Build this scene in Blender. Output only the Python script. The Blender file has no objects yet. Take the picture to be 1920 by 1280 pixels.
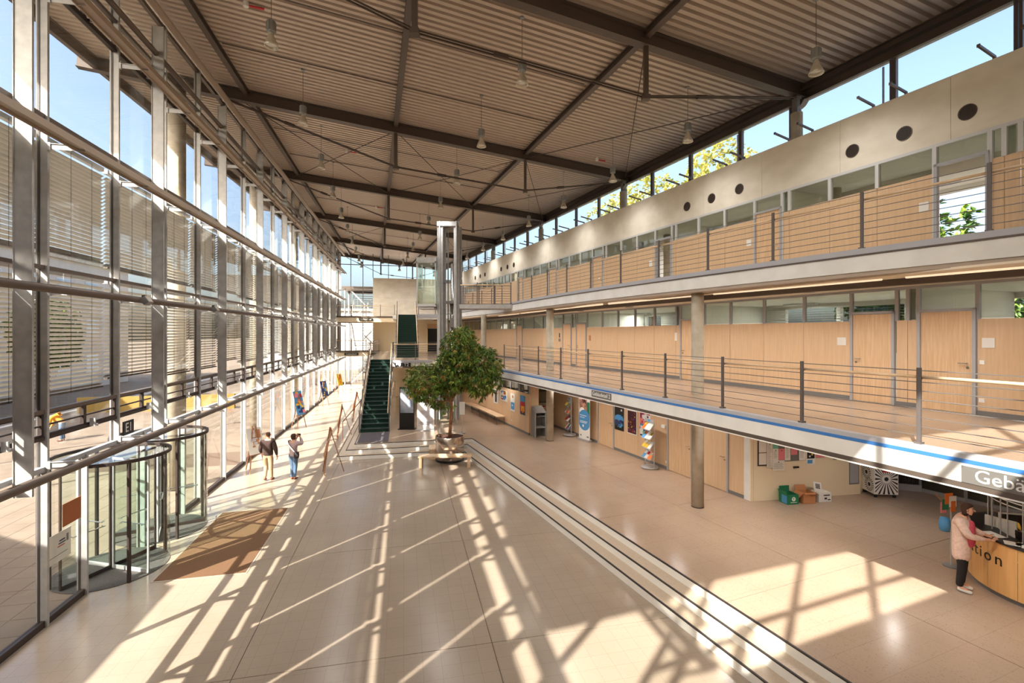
import bpy, bmesh, math, random
from mathutils import Vector as V, Matrix, noise
R = math.radians
rnd = random.Random(7)
D = bpy.data; SC = bpy.context.scene; COL = SC.collection

# ------------------------------------------------------------------ camera, sky, sun, exposure
EYE = 5.32
cam = D.objects.new('camera', D.cameras.new('camera')); COL.objects.link(cam)
cam.location = (0, 0, EYE); cam.rotation_euler = (R(90), 0, 0)
cam.data.sensor_width = 36; cam.data.lens = 17.0; cam.data.shift_y = -15/1920
cam.data.clip_start = .05; cam.data.clip_end = 600
SC.camera = cam
HALL, CORR, LOW = 270, 1.75, 110                   # strengths: hall pendants, then the added corridor and passage fill
SUN_AZ, SUN_EL = 34.3, 38.3            # heading of the light (from +Y towards +X), elevation
hx, hy = math.sin(R(SUN_AZ)), math.cos(R(SUN_AZ))
sdir = V((hx*math.cos(R(SUN_EL)), hy*math.cos(R(SUN_EL)), -math.sin(R(SUN_EL))))
sl = D.lights.new('sun', 'SUN'); so = D.objects.new('sun', sl); COL.objects.link(so)
so.rotation_euler = sdir.to_track_quat('-Z', 'Y').to_euler(); so.location = (-10, -14, 30)
sl.energy = 10.5; sl.color = (1.0, .945, .86); sl.angle = R(.45)
world = D.worlds.new('world'); SC.world = world; world.use_nodes = True
wn = world.node_tree; wn.nodes.clear()
sky = wn.nodes.new('ShaderNodeTexSky'); sky.sky_type = 'NISHITA'; sky.sun_disc = False
sky.sun_elevation = R(SUN_EL); sky.sun_rotation = R(SUN_AZ + 180); sky.air_density = .9; sky.dust_density = 6.0; sky.ozone_density = 1.0
bg = wn.nodes.new('ShaderNodeBackground'); bg.inputs[1].default_value = .35
wo = wn.nodes.new('ShaderNodeOutputWorld')
wn.links.new(sky.outputs[0], bg.inputs[0]); wn.links.new(bg.outputs[0], wo.inputs[0])
SC.view_settings.view_transform = 'Standard'; SC.view_settings.look = 'None'
SC.view_settings.exposure = 0.62; SC.view_settings.gamma = 1; SC.view_settings.use_curve_mapping = False
SC.cycles.max_bounces = 9; SC.cycles.diffuse_bounces = 5; SC.cycles.glossy_bounces = 3
SC.cycles.transparent_max_bounces = 40; SC.cycles.transmission_bounces = 4
SC.cycles.sample_clamp_indirect = 8; SC.cycles.use_denoising = True
SC.cycles.caustics_reflective = False; SC.cycles.caustics_refractive = False

# ------------------------------------------------------------------ frames: A = office side, F = glass facade, W = world
class Fr:
    def __init__(s, a):
        s.a = a; s.n = V((math.cos(a), math.sin(a), 0)); s.d = V((-math.sin(a), math.cos(a), 0))
    def P(s, ss, nn, z=0): return s.d*ss + s.n*nn + V((0, 0, z))
A = Fr(math.atan((960-581)/907)); F = Fr(math.atan((960-757)/907)); W = Fr(0)
ZU, Z1, Z2 = .52, 3.65, 6.87           # raised ground floor, first and second floor

# ------------------------------------------------------------------ mesh builder
PM = {}
class MB:
    def __init__(s): s.v = []; s.f = []; s.m = []
    def add(s, vs, fs, mi=0):
        o = len(s.v); s.v += [V(x) for x in vs]
        for f in fs: s.f.append([o+i for i in f]); s.m.append(mi)
        return s
    def hexa(s, p, mi=0):              # 8 corners: bottom 4 then top 4
        return s.add(p, [(3,2,1,0),(4,5,6,7),(0,1,5,4),(1,2,6,5),(2,3,7,6),(3,0,4,7)], mi)
    def fbox(s, fr, s0, s1, n0, n1, z0, z1, mi=0):
        if s0 > s1: s0, s1 = s1, s0
        if n0 > n1: n0, n1 = n1, n0
        if z0 > z1: z0, z1 = z1, z0
        q = [(s0,n0),(s0,n1),(s1,n1),(s1,n0)]
        return s.hexa([fr.P(a,b,z0) for a,b in q]+[fr.P(a,b,z1) for a,b in q], mi)
    def box(s, c, sz, rz=0, mi=0, M=None):
        M = M or (Matrix.Translation(V(c)) @ Matrix.Rotation(rz, 4, 'Z'))
        x, y, z = sz[0]/2, sz[1]/2, sz[2]/2
        return s.hexa([M @ V(p) for p in [(-x,-y,-z),(x,-y,-z),(x,y,-z),(-x,y,-z),(-x,-y,z),(x,-y,z),(x,y,z),(-x,y,z)]], mi)
    def bar(s, p, q, w, h, up=(0,0,1), mi=0):
        p, q = V(p), V(q); d = (q-p).normalized(); u = V(up)
        if abs(d.dot(u)) > .98: u = V((0,1,0))
        x = d.cross(u).normalized()*w/2; y = x.cross(d).normalized()*h/2
        c = [-x-y, x-y, x+y, -x+y]
        return s.add([p+i for i in c]+[q+i for i in c], [(0,1,2,3),(7,6,5,4),(1,0,4,5),(2,1,5,6),(3,2,6,7),(0,3,7,4)], mi)
    def tube(s, p, q, r, n=8, r2=None, mi=0, caps=True):
        p, q = V(p), V(q); d = (q-p).normalized(); u = V((0,0,1)) if abs(d.z) < .95 else V((1,0,0))
        x = d.cross(u).normalized(); y = x.cross(d); r2 = r if r2 is None else r2
        a = [x*math.cos(t*2*math.pi/n)+y*math.sin(t*2*math.pi/n) for t in range(n)]
        fs = [(i, i+n, (i+1) % n+n, (i+1) % n) for i in range(n)]
        if caps: fs += [tuple(range(n)), tuple(range(2*n-1, n-1, -1))]
        return s.add([p+i*r for i in a]+[q+i*r2 for i in a], fs, mi)
    def chain(s, pts, rs, n=8, mi=0):
        for i in range(len(pts)-1):
            s.tube(pts[i], pts[i+1], rs[i], n, rs[i+1], mi)
        return s
    def lathe(s, prof, c=(0,0,0), n=16, mi=0, a0=0, a1=2*math.pi, close=True):
        c = V(c); full = abs(a1-a0-2*math.pi) < 1e-6; m = n if full else n+1
        vs = [c+V((r*math.cos(a0+(a1-a0)*k/n), r*math.sin(a0+(a1-a0)*k/n), z)) for r, z in prof for k in range(m)]
        fs = []
        for i in range(len(prof)-1):
            for k in range(n):
                k2 = (k+1) % m
                fs.append((i*m+k, i*m+k2, (i+1)*m+k2, (i+1)*m+k))
        if full and close:
            if prof[0][0] > 1e-5: fs.append(tuple(range(m-1, -1, -1)))
            if prof[-1][0] > 1e-5: fs.append(tuple((len(prof)-1)*m+k for k in range(m)))
        return s.add(vs, fs, mi)
    def prism(s, pts, z0, z1, mi=0):
        n = len(pts)
        vs = [V((p[0], p[1], z0)) for p in pts]+[V((p[0], p[1], z1)) for p in pts]
        return s.add(vs, [tuple(range(n-1, -1, -1)), tuple(range(n, 2*n))]+[(i, (i+1) % n, (i+1) % n+n, i+n) for i in range(n)], mi)
    def mesh(s, name, mats, smooth=False):
        me = D.meshes.new(name); me.from_pydata([tuple(p) for p in s.v], [], s.f)
        for m in (mats if isinstance(mats, (list, tuple)) else [mats]): me.materials.append(m)
        if len(me.materials) > 1: me.polygons.foreach_set('material_index', s.m)
        if smooth: me.polygons.foreach_set('use_smooth', [True]*len(me.polygons))
        me.update(); return me
    def build(s, name, mats, parent=None, smooth=False, loc=None):
        if parent is not None:
            inv = PM[parent.name].inverted(); s.v = [inv @ p for p in s.v]; M = PM[parent.name].copy(); off = None
        else:
            if loc is None:
                xs = [p.x for p in s.v]; ys = [p.y for p in s.v]
                loc = ((min(xs)+max(xs))/2, (min(ys)+max(ys))/2, min(p.z for p in s.v))
            off = V(loc); s.v = [p-off for p in s.v]; M = Matrix.Translation(off)
        o = D.objects.new(name, s.mesh(name, mats, smooth)); COL.objects.link(o)
        if parent is not None: o.parent = parent
        else: o.location = off
        PM[o.name] = M
        return o

def tag(o, label=None, cat=None, group=None, kind=None):
    if label: o['label'] = label
    if cat: o['category'] = cat
    if group: o['group'] = group
    if kind: o['kind'] = kind
    return o
def root(name, label=None, cat=None, loc=(0,0,0), rz=0, group=None, kind=None):
    o = D.objects.new(name, None); COL.objects.link(o); o.location = loc; o.rotation_euler = (0,0,rz); o.empty_display_size = .2
    PM[o.name] = Matrix.Translation(V(loc)) @ Matrix.Rotation(rz, 4, 'Z')
    return tag(o, label, cat, group, kind)
def inst(name, me, parent, M):
    o = D.objects.new(name, me); COL.objects.link(o)
    if parent is not None: o.parent = parent; o.matrix_basis = PM[parent.name].inverted() @ M
    else: o.matrix_basis = M
    PM[o.name] = M.copy(); return o
def at(p, rz=0): return Matrix.Translation(V(p)) @ Matrix.Rotation(rz, 4, 'Z')
def dup(r, loc, rz=None, label=None, group=None):
    c = r.copy(); COL.objects.link(c); c.location = loc
    if rz is not None: c.rotation_euler = (0,0,rz)
    if label: c['label'] = label
    if group: c['group'] = group
    for ch in list(r.children):
        k = ch.copy(); COL.objects.link(k); k.parent = c
        for g in list(ch.children):
            k2 = g.copy(); COL.objects.link(k2); k2.parent = k
    return c
ORD = 'first second third fourth fifth sixth seventh eighth ninth tenth eleventh twelfth thirteenth fourteenth fifteenth sixteenth seventeenth eighteenth nineteenth twentieth twenty-first twenty-second twenty-third twenty-fourth twenty-fifth twenty-sixth'.split()

# ------------------------------------------------------------------ materials
def mat(name, col, rough=.5, metal=0, col2=None, scale=4, stretch=(1,1,1), bump=0, spec=.5, detail=4, ramp=(.35,.65), rz=0, emit=0):
    m = D.materials.new(name); m.use_nodes = True; nt = m.node_tree; b = nt.nodes['Principled BSDF']
    b.inputs['Roughness'].default_value = rough; b.inputs['Metallic'].default_value = metal; b.inputs['Specular IOR Level'].default_value = spec
    b.inputs['Base Color'].default_value = (*col, 1)
    if emit:
        b.inputs['Emission Color'].default_value = (*col, 1); b.inputs['Emission Strength'].default_value = emit
    if col2 or bump:
        g = nt.nodes.new('ShaderNodeNewGeometry'); mp = nt.nodes.new('ShaderNodeMapping'); mp.inputs['Scale'].default_value = stretch; mp.inputs['Rotation'].default_value = (0,0,rz)
        nz = nt.nodes.new('ShaderNodeTexNoise'); nz.inputs['Scale'].default_value = scale; nz.inputs['Detail'].default_value = detail
        nt.links.new(g.outputs['Position'], mp.inputs['Vector']); nt.links.new(mp.outputs[0], nz.inputs['Vector'])
        if col2:
            rp = nt.nodes.new('ShaderNodeValToRGB'); rp.color_ramp.elements[0].position = ramp[0]; rp.color_ramp.elements[1].position = ramp[1]
            rp.color_ramp.elements[0].color = (*col, 1); rp.color_ramp.elements[1].color = (*col2, 1)
            nt.links.new(nz.outputs[0], rp.inputs[0]); nt.links.new(rp.outputs[0], b.inputs['Base Color'])
        if bump:
            bp = nt.nodes.new('ShaderNodeBump'); bp.inputs['Strength'].default_value = bump; bp.inputs['Distance'].default_value = .02
            nt.links.new(nz.outputs[0], bp.inputs['Height']); nt.links.new(bp.outputs[0], b.inputs['Normal'])
    return m
def srgb(r, g, b):
    f = lambda c: c/255/12.92 if c <= 10 else ((c/255+.055)/1.055)**2.4
    return (f(r), f(g), f(b))
def glass(name, tint=(.97,.985,.975), refl=1.0, ior=1.5, rough=0.0):
    m = D.materials.new(name); m.use_nodes = True; nt = m.node_tree; nt.nodes.clear()
    t = nt.nodes.new('ShaderNodeBsdfTransparent'); t.inputs[0].default_value = (*tint, 1)
    g = nt.nodes.new('ShaderNodeBsdfGlossy'); g.inputs['Roughness'].default_value = rough
    lw = nt.nodes.new('ShaderNodeLayerWeight'); pw = nt.nodes.new('ShaderNodeMath'); pw.operation = 'POWER'; pw.inputs[1].default_value = 5
    mu = nt.nodes.new('ShaderNodeMath'); mu.operation = 'MULTIPLY_ADD'; mu.inputs[1].default_value = .9*refl; mu.inputs[2].default_value = .035*refl; mu.use_clamp = True
    nt.links.new(lw.outputs['Facing'], pw.inputs[0])
    mx = nt.nodes.new('ShaderNodeMixShader'); o = nt.nodes.new('ShaderNodeOutputMaterial')
    nt.links.new(pw.outputs[0], mu.inputs[0]); nt.links.new(mu.outputs[0], mx.inputs[0]); nt.links.new(t.outputs[0], mx.inputs[1]); nt.links.new(g.outputs[0], mx.inputs[2]); nt.links.new(mx.outputs[0], o.inputs[0])
    return m
def terrazzo(name, c1, c2, chip, rz, rough, tile):
    m = mat(name, c1, rough, spec=.5); nt = m.node_tree; b = nt.nodes['Principled BSDF']
    g = nt.nodes.new('ShaderNodeNewGeometry'); mp = nt.nodes.new('ShaderNodeMapping'); mp.inputs['Rotation'].default_value = (0,0,-rz)
    nt.links.new(g.outputs['Position'], mp.inputs['Vector'])
    n1 = nt.nodes.new('ShaderNodeTexNoise'); n1.inputs['Scale'].default_value = .7; n1.inputs['Detail'].default_value = 3
    n2 = nt.nodes.new('ShaderNodeTexVoronoi'); n2.inputs['Scale'].default_value = 70
    nt.links.new(mp.outputs[0], n1.inputs['Vector']); nt.links.new(mp.outputs[0], n2.inputs['Vector'])
    r1 = nt.nodes.new('ShaderNodeValToRGB'); r1.color_ramp.elements[0].color = (*c1,1); r1.color_ramp.elements[1].color = (*c2,1); r1.color_ramp.elements[0].position = .3; r1.color_ramp.elements[1].position = .7
    nt.links.new(n1.outputs[0], r1.inputs[0])
    sep = nt.nodes.new('ShaderNodeSeparateColor'); nt.links.new(n2.outputs['Color'], sep.inputs[0])
    r2 = nt.nodes.new('ShaderNodeValToRGB'); e = r2.color_ramp.elements; e[0].position = .0; e[0].color = (0,0,0,1); e[1].position = .09; e[1].color = (1,1,1,1)
    nt.links.new(sep.outputs[0], r2.inputs[0])
    mx = nt.nodes.new('ShaderNodeMix'); mx.data_type = 'RGBA'; mx.inputs['A'].default_value = (*chip,1)
    nt.links.new(r2.outputs[0], mx.inputs['Factor']); nt.links.new(r1.outputs[0], mx.inputs['B'])
    bk = nt.nodes.new('ShaderNodeTexBrick'); bk.offset = 0; bk.inputs['Scale'].default_value = 1; bk.inputs['Brick Width'].default_value = tile; bk.inputs['Row Height'].default_value = tile; bk.inputs['Mortar Size'].default_value = .0035; bk.inputs['Mortar Smooth'].default_value = .6
    bk.inputs['Color1'].default_value = (1,1,1,1); bk.inputs['Color2'].default_value = (.975,.975,.975,1); bk.inputs['Mortar'].default_value = (.72,.70,.68,1)
    nt.links.new(mp.outputs[0], bk.inputs['Vector'])
    ml = nt.nodes.new('ShaderNodeMix'); ml.data_type = 'RGBA'; ml.blend_type = 'MULTIPLY'; ml.inputs['Factor'].default_value = 1
    nt.links.new(mx.outputs['Result'], ml.inputs['A']); nt.links.new(bk.outputs['Color'], ml.inputs['B'])
    nt.links.new(ml.outputs['Result'], b.inputs['Base Color'])
    return m
M_ = {}
M_['floor'] = terrazzo('terrazzo_hall', srgb(166,150,133), srgb(158,141,124), srgb(158,138,120), F.a, .2, .3)
M_['floor_up'] = terrazzo('terrazzo_raised', srgb(180,158,138), srgb(172,149,129), srgb(160,132,110), A.a, .2, .6)
M_['joint'] = mat('floor_joint', srgb(92,72,58), .8)
M_['riser'] = mat('riser_white', srgb(242,240,235), .45)
M_['tread'] = mat('tread_stone', srgb(196,178,156), .35, col2=srgb(186,167,146), scale=30)
M_['nosing'] = mat('nosing_strip', srgb(45,38,36), .5)
M_['wood'] = mat('beech_panel', srgb(222,190,154), .42, col2=srgb(211,177,139), scale=3.0, stretch=(7,7,.45), detail=6, ramp=(.3,.7))
M_['wood2'] = mat('beech_door', srgb(226,194,158), .4, col2=srgb(214,177,136), scale=3.5, stretch=(9,9,.5), detail=7, ramp=(.35,.6))
M_['rail'] = mat('beech_rail', srgb(234,206,172), .4, col2=srgb(222,188,148), scale=3)
M_['desk'] = mat('desk_veneer', srgb(232,182,116), .4, col2=srgb(222,168,102), scale=3, stretch=(6,6,.4))
M_['conc'] = mat('fair_faced_concrete', srgb(234,226,210), .8, col2=srgb(220,211,193), scale=1.4, stretch=(1,1,1.6), bump=.05, detail=7)
M_['conc2'] = mat('column_concrete', srgb(196,186,168), .75, col2=srgb(174,162,142), scale=3, detail=6, bump=.06)
M_['plaster'] = mat('cream_plaster', srgb(236,220,190), .8)
M_['soffit'] = mat('soffit_white', srgb(232,218,196), .8)
M_['fascia'] = mat('fascia_concrete', srgb(232,230,226), .7, col2=srgb(222,219,214), scale=2)
M_['deck'] = mat('roof_deck', srgb(196,180,165), .45, metal=.25)
M_['beam'] = mat('steel_brown', srgb(92,80,72), .5, metal=.1)
M_['rod'] = mat('rod_steel', srgb(74,60,52), .5, metal=.2)
M_['galv'] = mat('galvanised', srgb(186,184,182), .5, metal=.2, col2=srgb(170,169,168), scale=6)
M_['alu'] = mat('aluminium', srgb(186,184,184), .45, metal=.3)
M_['frame'] = mat('frame_grey', srgb(172,172,176), .5, metal=.1)
M_['framel'] = mat('frame_light', srgb(206,206,206), .5)
M_['dark'] = mat('gasket_dark', srgb(58,46,42), .5)
M_['ledge'] = mat('ledge_beige', srgb(172,156,140), .5)
M_['tube'] = mat('tube_brown', srgb(108,95,86), .4, metal=.2)
M_['blind'] = mat('blind_slat', srgb(178,172,163), .45, metal=.15)
M_['glass'] = glass('clear_glass')
M_['glassd'] = glass('office_glass', (.80,.84,.80), 1.5)
M_['glassg'] = glass('green_glass', (.93,.972,.945), 1.1)
M_['post'] = mat('rail_post', srgb(108,100,97), .45, metal=.3)
M_['cable'] = mat('rail_cable', srgb(128,121,118), .4, metal=.5)
M_['kerb'] = mat('kerb_metal', srgb(176,176,182), .5)
M_['blue'] = mat('blue_strip', srgb(60,120,190), .5)
M_['black'] = mat('black_plastic', srgb(28,26,26), .4)
M_['white'] = mat('white_card', srgb(240,238,234), .6)
M_['paper'] = mat('paper', srgb(232,228,220), .8)
M_['grey'] = mat('grey_sheet', srgb(120,118,116), .5)
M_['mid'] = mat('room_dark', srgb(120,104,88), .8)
M_['roomw'] = mat('room_white', srgb(222,218,208), .8)
M_['carpet'] = mat('stair_carpet', srgb(22,58,46), .9, col2=srgb(16,46,36), scale=40)
M_['doormat'] = mat('coir_mat', srgb(118,86,58), .95, col2=srgb(100,70,46), scale=60, bump=.3)
M_['drummat'] = mat('drum_mat', srgb(92,86,82), .9, col2=srgb(70,66,64), scale=50)
M_['stairmat'] = mat('stair_mat', srgb(84,78,84), .9)
M_['chrome'] = mat('chrome', srgb(200,198,196), .2, metal=.9)
M_['lampg'] = mat('lamp_grey', srgb(150,152,150), .45, metal=.3)
M_['lampw'] = mat('lamp_shade', srgb(214,206,190), .25, metal=.4)
M_['red'] = mat('red_card', srgb(196,36,44), .6)
M_['pink'] = mat('pink_card', srgb(236,136,144), .7)
M_['mint'] = mat('mint_card', srgb(126,190,166), .7)
M_['yellow'] = mat('yellow_card', srgb(232,190,50), .6)
M_['sky_card'] = mat('blue_card', srgb(80,150,205), .6)
M_['orange'] = mat('orange_card', srgb(234,120,40), .6)
M_['green'] = mat('green_card', srgb(30,120,80), .6)
M_['cardb'] = mat('cardboard', srgb(190,132,88), .8)
M_['navy'] = mat('navy_card', srgb(44,60,110), .6)
M_['ground'] = mat('street_paving', srgb(128,113,98), .9, col2=srgb(115,100,86), scale=1.2)
M_['paver'] = mat('street_paver', srgb(134,119,104), .9, col2=srgb(122,107,92), scale=.8)
M_['brick'] = mat('far_brick', srgb(136,104,92), .9, col2=srgb(112,84,74), scale=30)
M_['farwin'] = mat('far_window', srgb(170,190,205), .15)
M_['farwhite'] = mat('far_render', srgb(196,190,182), .9)
M_['ochre'] = mat('ochre_sheet', srgb(150,122,56), .7)
M_['bark'] = mat('bark', srgb(170,120,84), .8, col2=srgb(140,96,66), scale=20)
M_['soil'] = mat('soil', srgb(84,52,38), .95)
M_['copper'] = mat('planter_steel', srgb(206,190,176), .16, metal=.95)
M_['skin'] = mat('skin', srgb(214,160,130), .6)
def leafmat(name, cols, sc=3):
    m = mat(name, cols[0], .45, col2=cols[1], scale=sc, ramp=(.3,.7)); return m
M_['leaf'] = leafmat('tree_leaf', (srgb(84,112,40), srgb(40,72,26)), 9)
M_['leaf2'] = leafmat('far_leaf', (srgb(190,180,70), srgb(130,140,50)), .8)
def text(parent, name, s, size, pos, right, up, m, ext=.004, center=True, bold=0, sx=1):
    c = D.curves.new(name, 'FONT'); c.body = s; c.size = size; c.extrude = ext; c.offset = bold; c.resolution_u = 3
    if center: c.align_x = 'CENTER'; c.align_y = 'CENTER'
    t = D.objects.new(name, c); COL.objects.link(t)
    bpy.context.view_layer.update()
    me = D.meshes.new_from_object(t.evaluated_get(bpy.context.evaluated_depsgraph_get())); COL.objects.unlink(t); D.objects.remove(t)
    me.name = name; me.materials.clear(); me.materials.append(m)
    r = V(right).normalized(); u = V(up).normalized(); n = r.cross(u)
    Mx = Matrix(((r.x*sx,u.x,n.x,pos[0]),(r.y*sx,u.y,n.y,pos[1]),(r.z*sx,u.z,n.z,pos[2]),(0,0,0,1)))
    return inst(name, me, parent, Mx)
UP = V((0,0,1))
def clip(poly, a, b):                  # keep the part of poly left of line a->b
    out = []; side = lambda p: (b[0]-a[0])*(p[1]-a[1])-(b[1]-a[1])*(p[0]-a[0])
    for i in range(len(poly)):
        p, q = poly[i], poly[(i+1) % len(poly)]; sp, sq = side(p), side(q)
        if sp >= 0: out.append(p)
        if sp*sq < 0:
            t = sp/(sp-sq); out.append((p[0]+(q[0]-p[0])*t, p[1]+(q[1]-p[1])*t))
    return out
# ================================================================== FLOORS
def slabs(fr, sl, nl, region, z, th, m, parent, gap=.006, name='floor_slab'):
    for i in range(len(sl)-1):
        for j in range(len(nl)-1):
            q = [fr.P(sl[i]+gap, nl[j]+gap), fr.P(sl[i]+gap, nl[j+1]-gap), fr.P(sl[i+1]-gap, nl[j+1]-gap), fr.P(sl[i+1]-gap, nl[j]+gap)]
            q = [(p.x, p.y) for p in q]
            if region:
                for k in range(len(region)):
                    if len(q) >= 3: q = clip(q, region[k], region[(k+1) % len(region)])
            if len(q) < 3: continue
            MB().prism(q, z-th, z).build(name, m, parent)
xy = lambda fr, s, n: (fr.P(s, n).x, fr.P(s, n).y)
fl = MB().fbox(F, -8, 53, -6.42, 22, -.2, -.012).build('floor', M_['joint']); tag(fl, kind='structure')
slabs(F, [-4.4,-.2,4,8.2,12.4,16.7,20.8,25,29.2,33.4,37.6,41.8,46,50.2,53], [-6.42,-2.59,1.48,5.55,9.6], None, 0, .1, M_['floor'], fl)
# raised floor with its three steps
RI = ZU/3
def corner(t):                          # where the long run of a step meets the front run
    n = 6.857-t; sa = (22-t-F.d.dot(A.n)*n)/F.d.dot(A.d); return sa, A.P(sa, n).dot(F.n)
SC1 = corner(0)[0]
C0, C1 = xy(F,22,-2.08), xy(A,SC1,6.857)
reg1 = [xy(A,-6,6.857), xy(A,-6,26), xy(A,SC1,26), C1]
reg2 = [C0, C1, xy(A,SC1,26), xy(A,52,26), xy(F,53,-2.08)]
fu = MB(); fu.prism(reg1, .0, ZU-.012); fu.prism(reg2, .0, ZU-.012)
fu = fu.build('floor', M_['joint']); tag(fu, kind='structure')
slabs(A, [-6,-1.9,2.3,6.5,10.7,14.9,19.1,SC1], [6.857,9.45,12.2,15,18,22,26], reg1, ZU, .05, M_['floor_up'], fu)
slabs(F, [22,26.2,30.4,34.6,38.8,43,47.2,53], [-2.08,1.48,5.55,9.6,13.7,18,24], reg2, ZU, .05, M_['floor_up'], fu)
st = root('floor', kind='structure', loc=(C1[0], C1[1], 0))
for k in (1, 2):
    z = ZU-RI*k; t = .32*k; e = .006*k
    m = MB()
    m.fbox(A, -6, corner(t)[0]+.3, 6.857-t, 6.857-t+.4, 0, z)
    sa, nf = corner(t); m.fbox(F, 22-t, 22-t+.4, -2.08-t, nf, 0, z)
    m.fbox(F, 22-t+.4, 50, -2.08-t, -2.08-t+.4, 0, z)
    m.build('step_tread', M_['tread'], st)
for k in (0, 1, 2):
    z = ZU-RI*k; t = .32*k; r = MB(); q = MB()
    sa, nf = corner(t)
    for mb, z0, z1, d in ((r, z-RI, z-.022, .012), (q, z-.022, z+.003, .014)):
        mb.fbox(A, -6, sa, 6.857-t-d, 6.857-t+.02, z0, z1)
        mb.fbox(F, 22-t-d, 22-t+.02, -2.08-t-d, nf, z0, z1)
        mb.fbox(F, 22-t, 50, -2.08-t-d, -2.08-t+.02, z0, z1)
    r.build('riser', M_['riser'], st); q.build('nosing', M_['nosing'], st)

# ================================================================== GLASS FACADE (wall_left)
wl = root('wall_left', kind='structure', loc=F.P(0,-6.4,0), rz=F.a)
MUL = [19.42-2.25*j for j in range(10, -15, -1)]       # -3.08 .. 50.9
ZT = [0.10, 2.86, 3.42, 3.88, 6.52, 9.25, 11.75, 12.38, 13.62]
def mullion_mesh(z0, z1):
    m = MB(); m.box((0,0,(z0+z1)/2), (.11,.055,z1-z0)); m.box((-.075,0,(z0+z1)/2), (.035,.075,z1-z0), mi=1); m.box((-.11,0,(z0+z1)/2), (.03,.05,z1-z0))
    return m.mesh('mullion', [M_['galv'], M_['dark']])
mm_full, mm_up, mm_low = mullion_mesh(0, 13.7), mullion_mesh(2.8, 13.7), mullion_mesh(0, 2.86)
DRUM = (12.67, 14.92)
for s in MUL:
    inst('mullion', mm_up if 12 < s < 15.5 else mm_full, wl, at(F.P(s,-6.36,0), F.a))
for s in (11.545, 13.795, 16.045): inst('mullion', mm_low, wl, at(F.P(s,-6.36,0), F.a))
fm = MB(); fm.box((0,0,7.9), (.27,.02,10.6)); fm.box((.13,0,7.9), (.012,.05,10.6)); fm.box((-.13,0,7.9), (.012,.05,10.6)); fm = fm.mesh('fin', M_['galv'])
for j in range(-5, 8):
    inst('fin', fm, wl, at(F.P(18.6+4.5*j,-6.16,0), F.a))
S0, S1 = MUL[0], MUL[-1]
for z, h, mt in ((.06,.12,'dark'),(2.86,.09,'frame'),(3.42,.06,'dark'),(3.9,.07,'tube'),(6.52,.07,'tube'),(9.25,.08,'tube'),(11.72,.07,'dark'),(12.38,.07,'tube'),(13.62,.1,'tube')):
    segs = [(S0, S1)] if z > .1 else [(S0, 11.545), (16.045, S1)]
    for a, b in segs:
        MB().fbox(F, a, b, -6.44, -6.34, z-h/2, z+h/2).build('transom', M_[mt], wl)
for z, r, mt in ((2.93,.075,'tube'),(6.07,.07,'tube')):
    MB().tube(F.P(S0,-5.76,z), F.P(S1+.6,-5.76,z), r, 12).build('rail_tube', M_[mt], wl, True)
MB().tube(F.P(S0,-6.2,12.5), F.P(S1,-6.2,12.5), .07, 10).build('rail_tube', M_['tube'], wl, True)
for z in (8.72, 11.4):
    m = MB(); m.fbox(F, S0, S1+.6, -5.86, -5.66, z-.012, z+.012); m.fbox(F, S0, S1+.6, -5.67, -5.65, z-.06, z+.06); m.fbox(F, S0, S1+.6, -5.87, -5.85, z-.06, z+.06); m.build('ledge', M_['ledge'], wl)
br = MB(); br.box((.3,0,0), (.56,.012,.1)); br.box((.02,0,0), (.05,.05,.14)); br.box((.3,0,.05), (.56,.05,.01)); br = br.mesh('bracket', M_['alu'])
for s in MUL:
    for z in (2.93, 6.07, 8.72, 11.4): inst('bracket', br, wl, at(F.P(s,-6.31,z), F.a))
# panes and opening lights
def pane_mesh(h, w=2.2): return MB().box((0,0,h/2), (.014,w,h)).mesh('glass_pane', M_['glass'])
rows = [(.12,2.81),(2.9,3.39),(3.45,3.86),(3.94,6.48),(6.56,9.2),(9.3,11.68),(11.76,12.34),(12.42,13.57)]
pms = [pane_mesh(b-a) for a, b in rows]; half = pane_mesh(rows[0][1]-rows[0][0], 1.05)
vf = MB()
for a, b in ((-1.06,-.02),(.02,1.06)):
    for z in (0, .4): vf.box((0,(a+b)/2,.02+z), (.06,b-a,.05))
    for y in (a, b): vf.box((0,y,.22), (.06,.05,.42))
    vf.box((0,(a+b)/2,.2), (.03,b-a,.03))
vf.box((.07,.1,.02), (.12,.03,.05)); vf = vf.mesh('vent_frame', M_['dark'])
hand = MB(); hand.box((.06,.08,.0), (.10,.03,.16)); hand.box((.12,.08,-.06), (.05,.05,.05)); hand = hand.mesh('vent_opener', M_['alu'])
for i in range(len(MUL)-1):
    c = (MUL[i]+MUL[i+1])/2
    for k, (a, b) in enumerate(rows):
        if k == 0 and 11 < c < 17: continue
        inst('glass_pane', pms[k], wl, at(F.P(c,-6.40,a), F.a))
        if k in (2, 6):
            inst('vent_frame', vf, wl, at(F.P(c,-6.385,a), F.a)); inst('vent_opener', hand, wl, at(F.P(c,-6.32,a+.05), F.a))
for c in (10.98, 16.61): inst('glass_pane', half, wl, at(F.P(c,-6.40,.12), F.a))
# the roof-edge tube and its stays
MB().tube(F.P(-1,-5.95,13.35), F.P(52,-5.95,13.35), .10, 12).build('edge_tube', M_['ledge'], wl, True)

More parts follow.
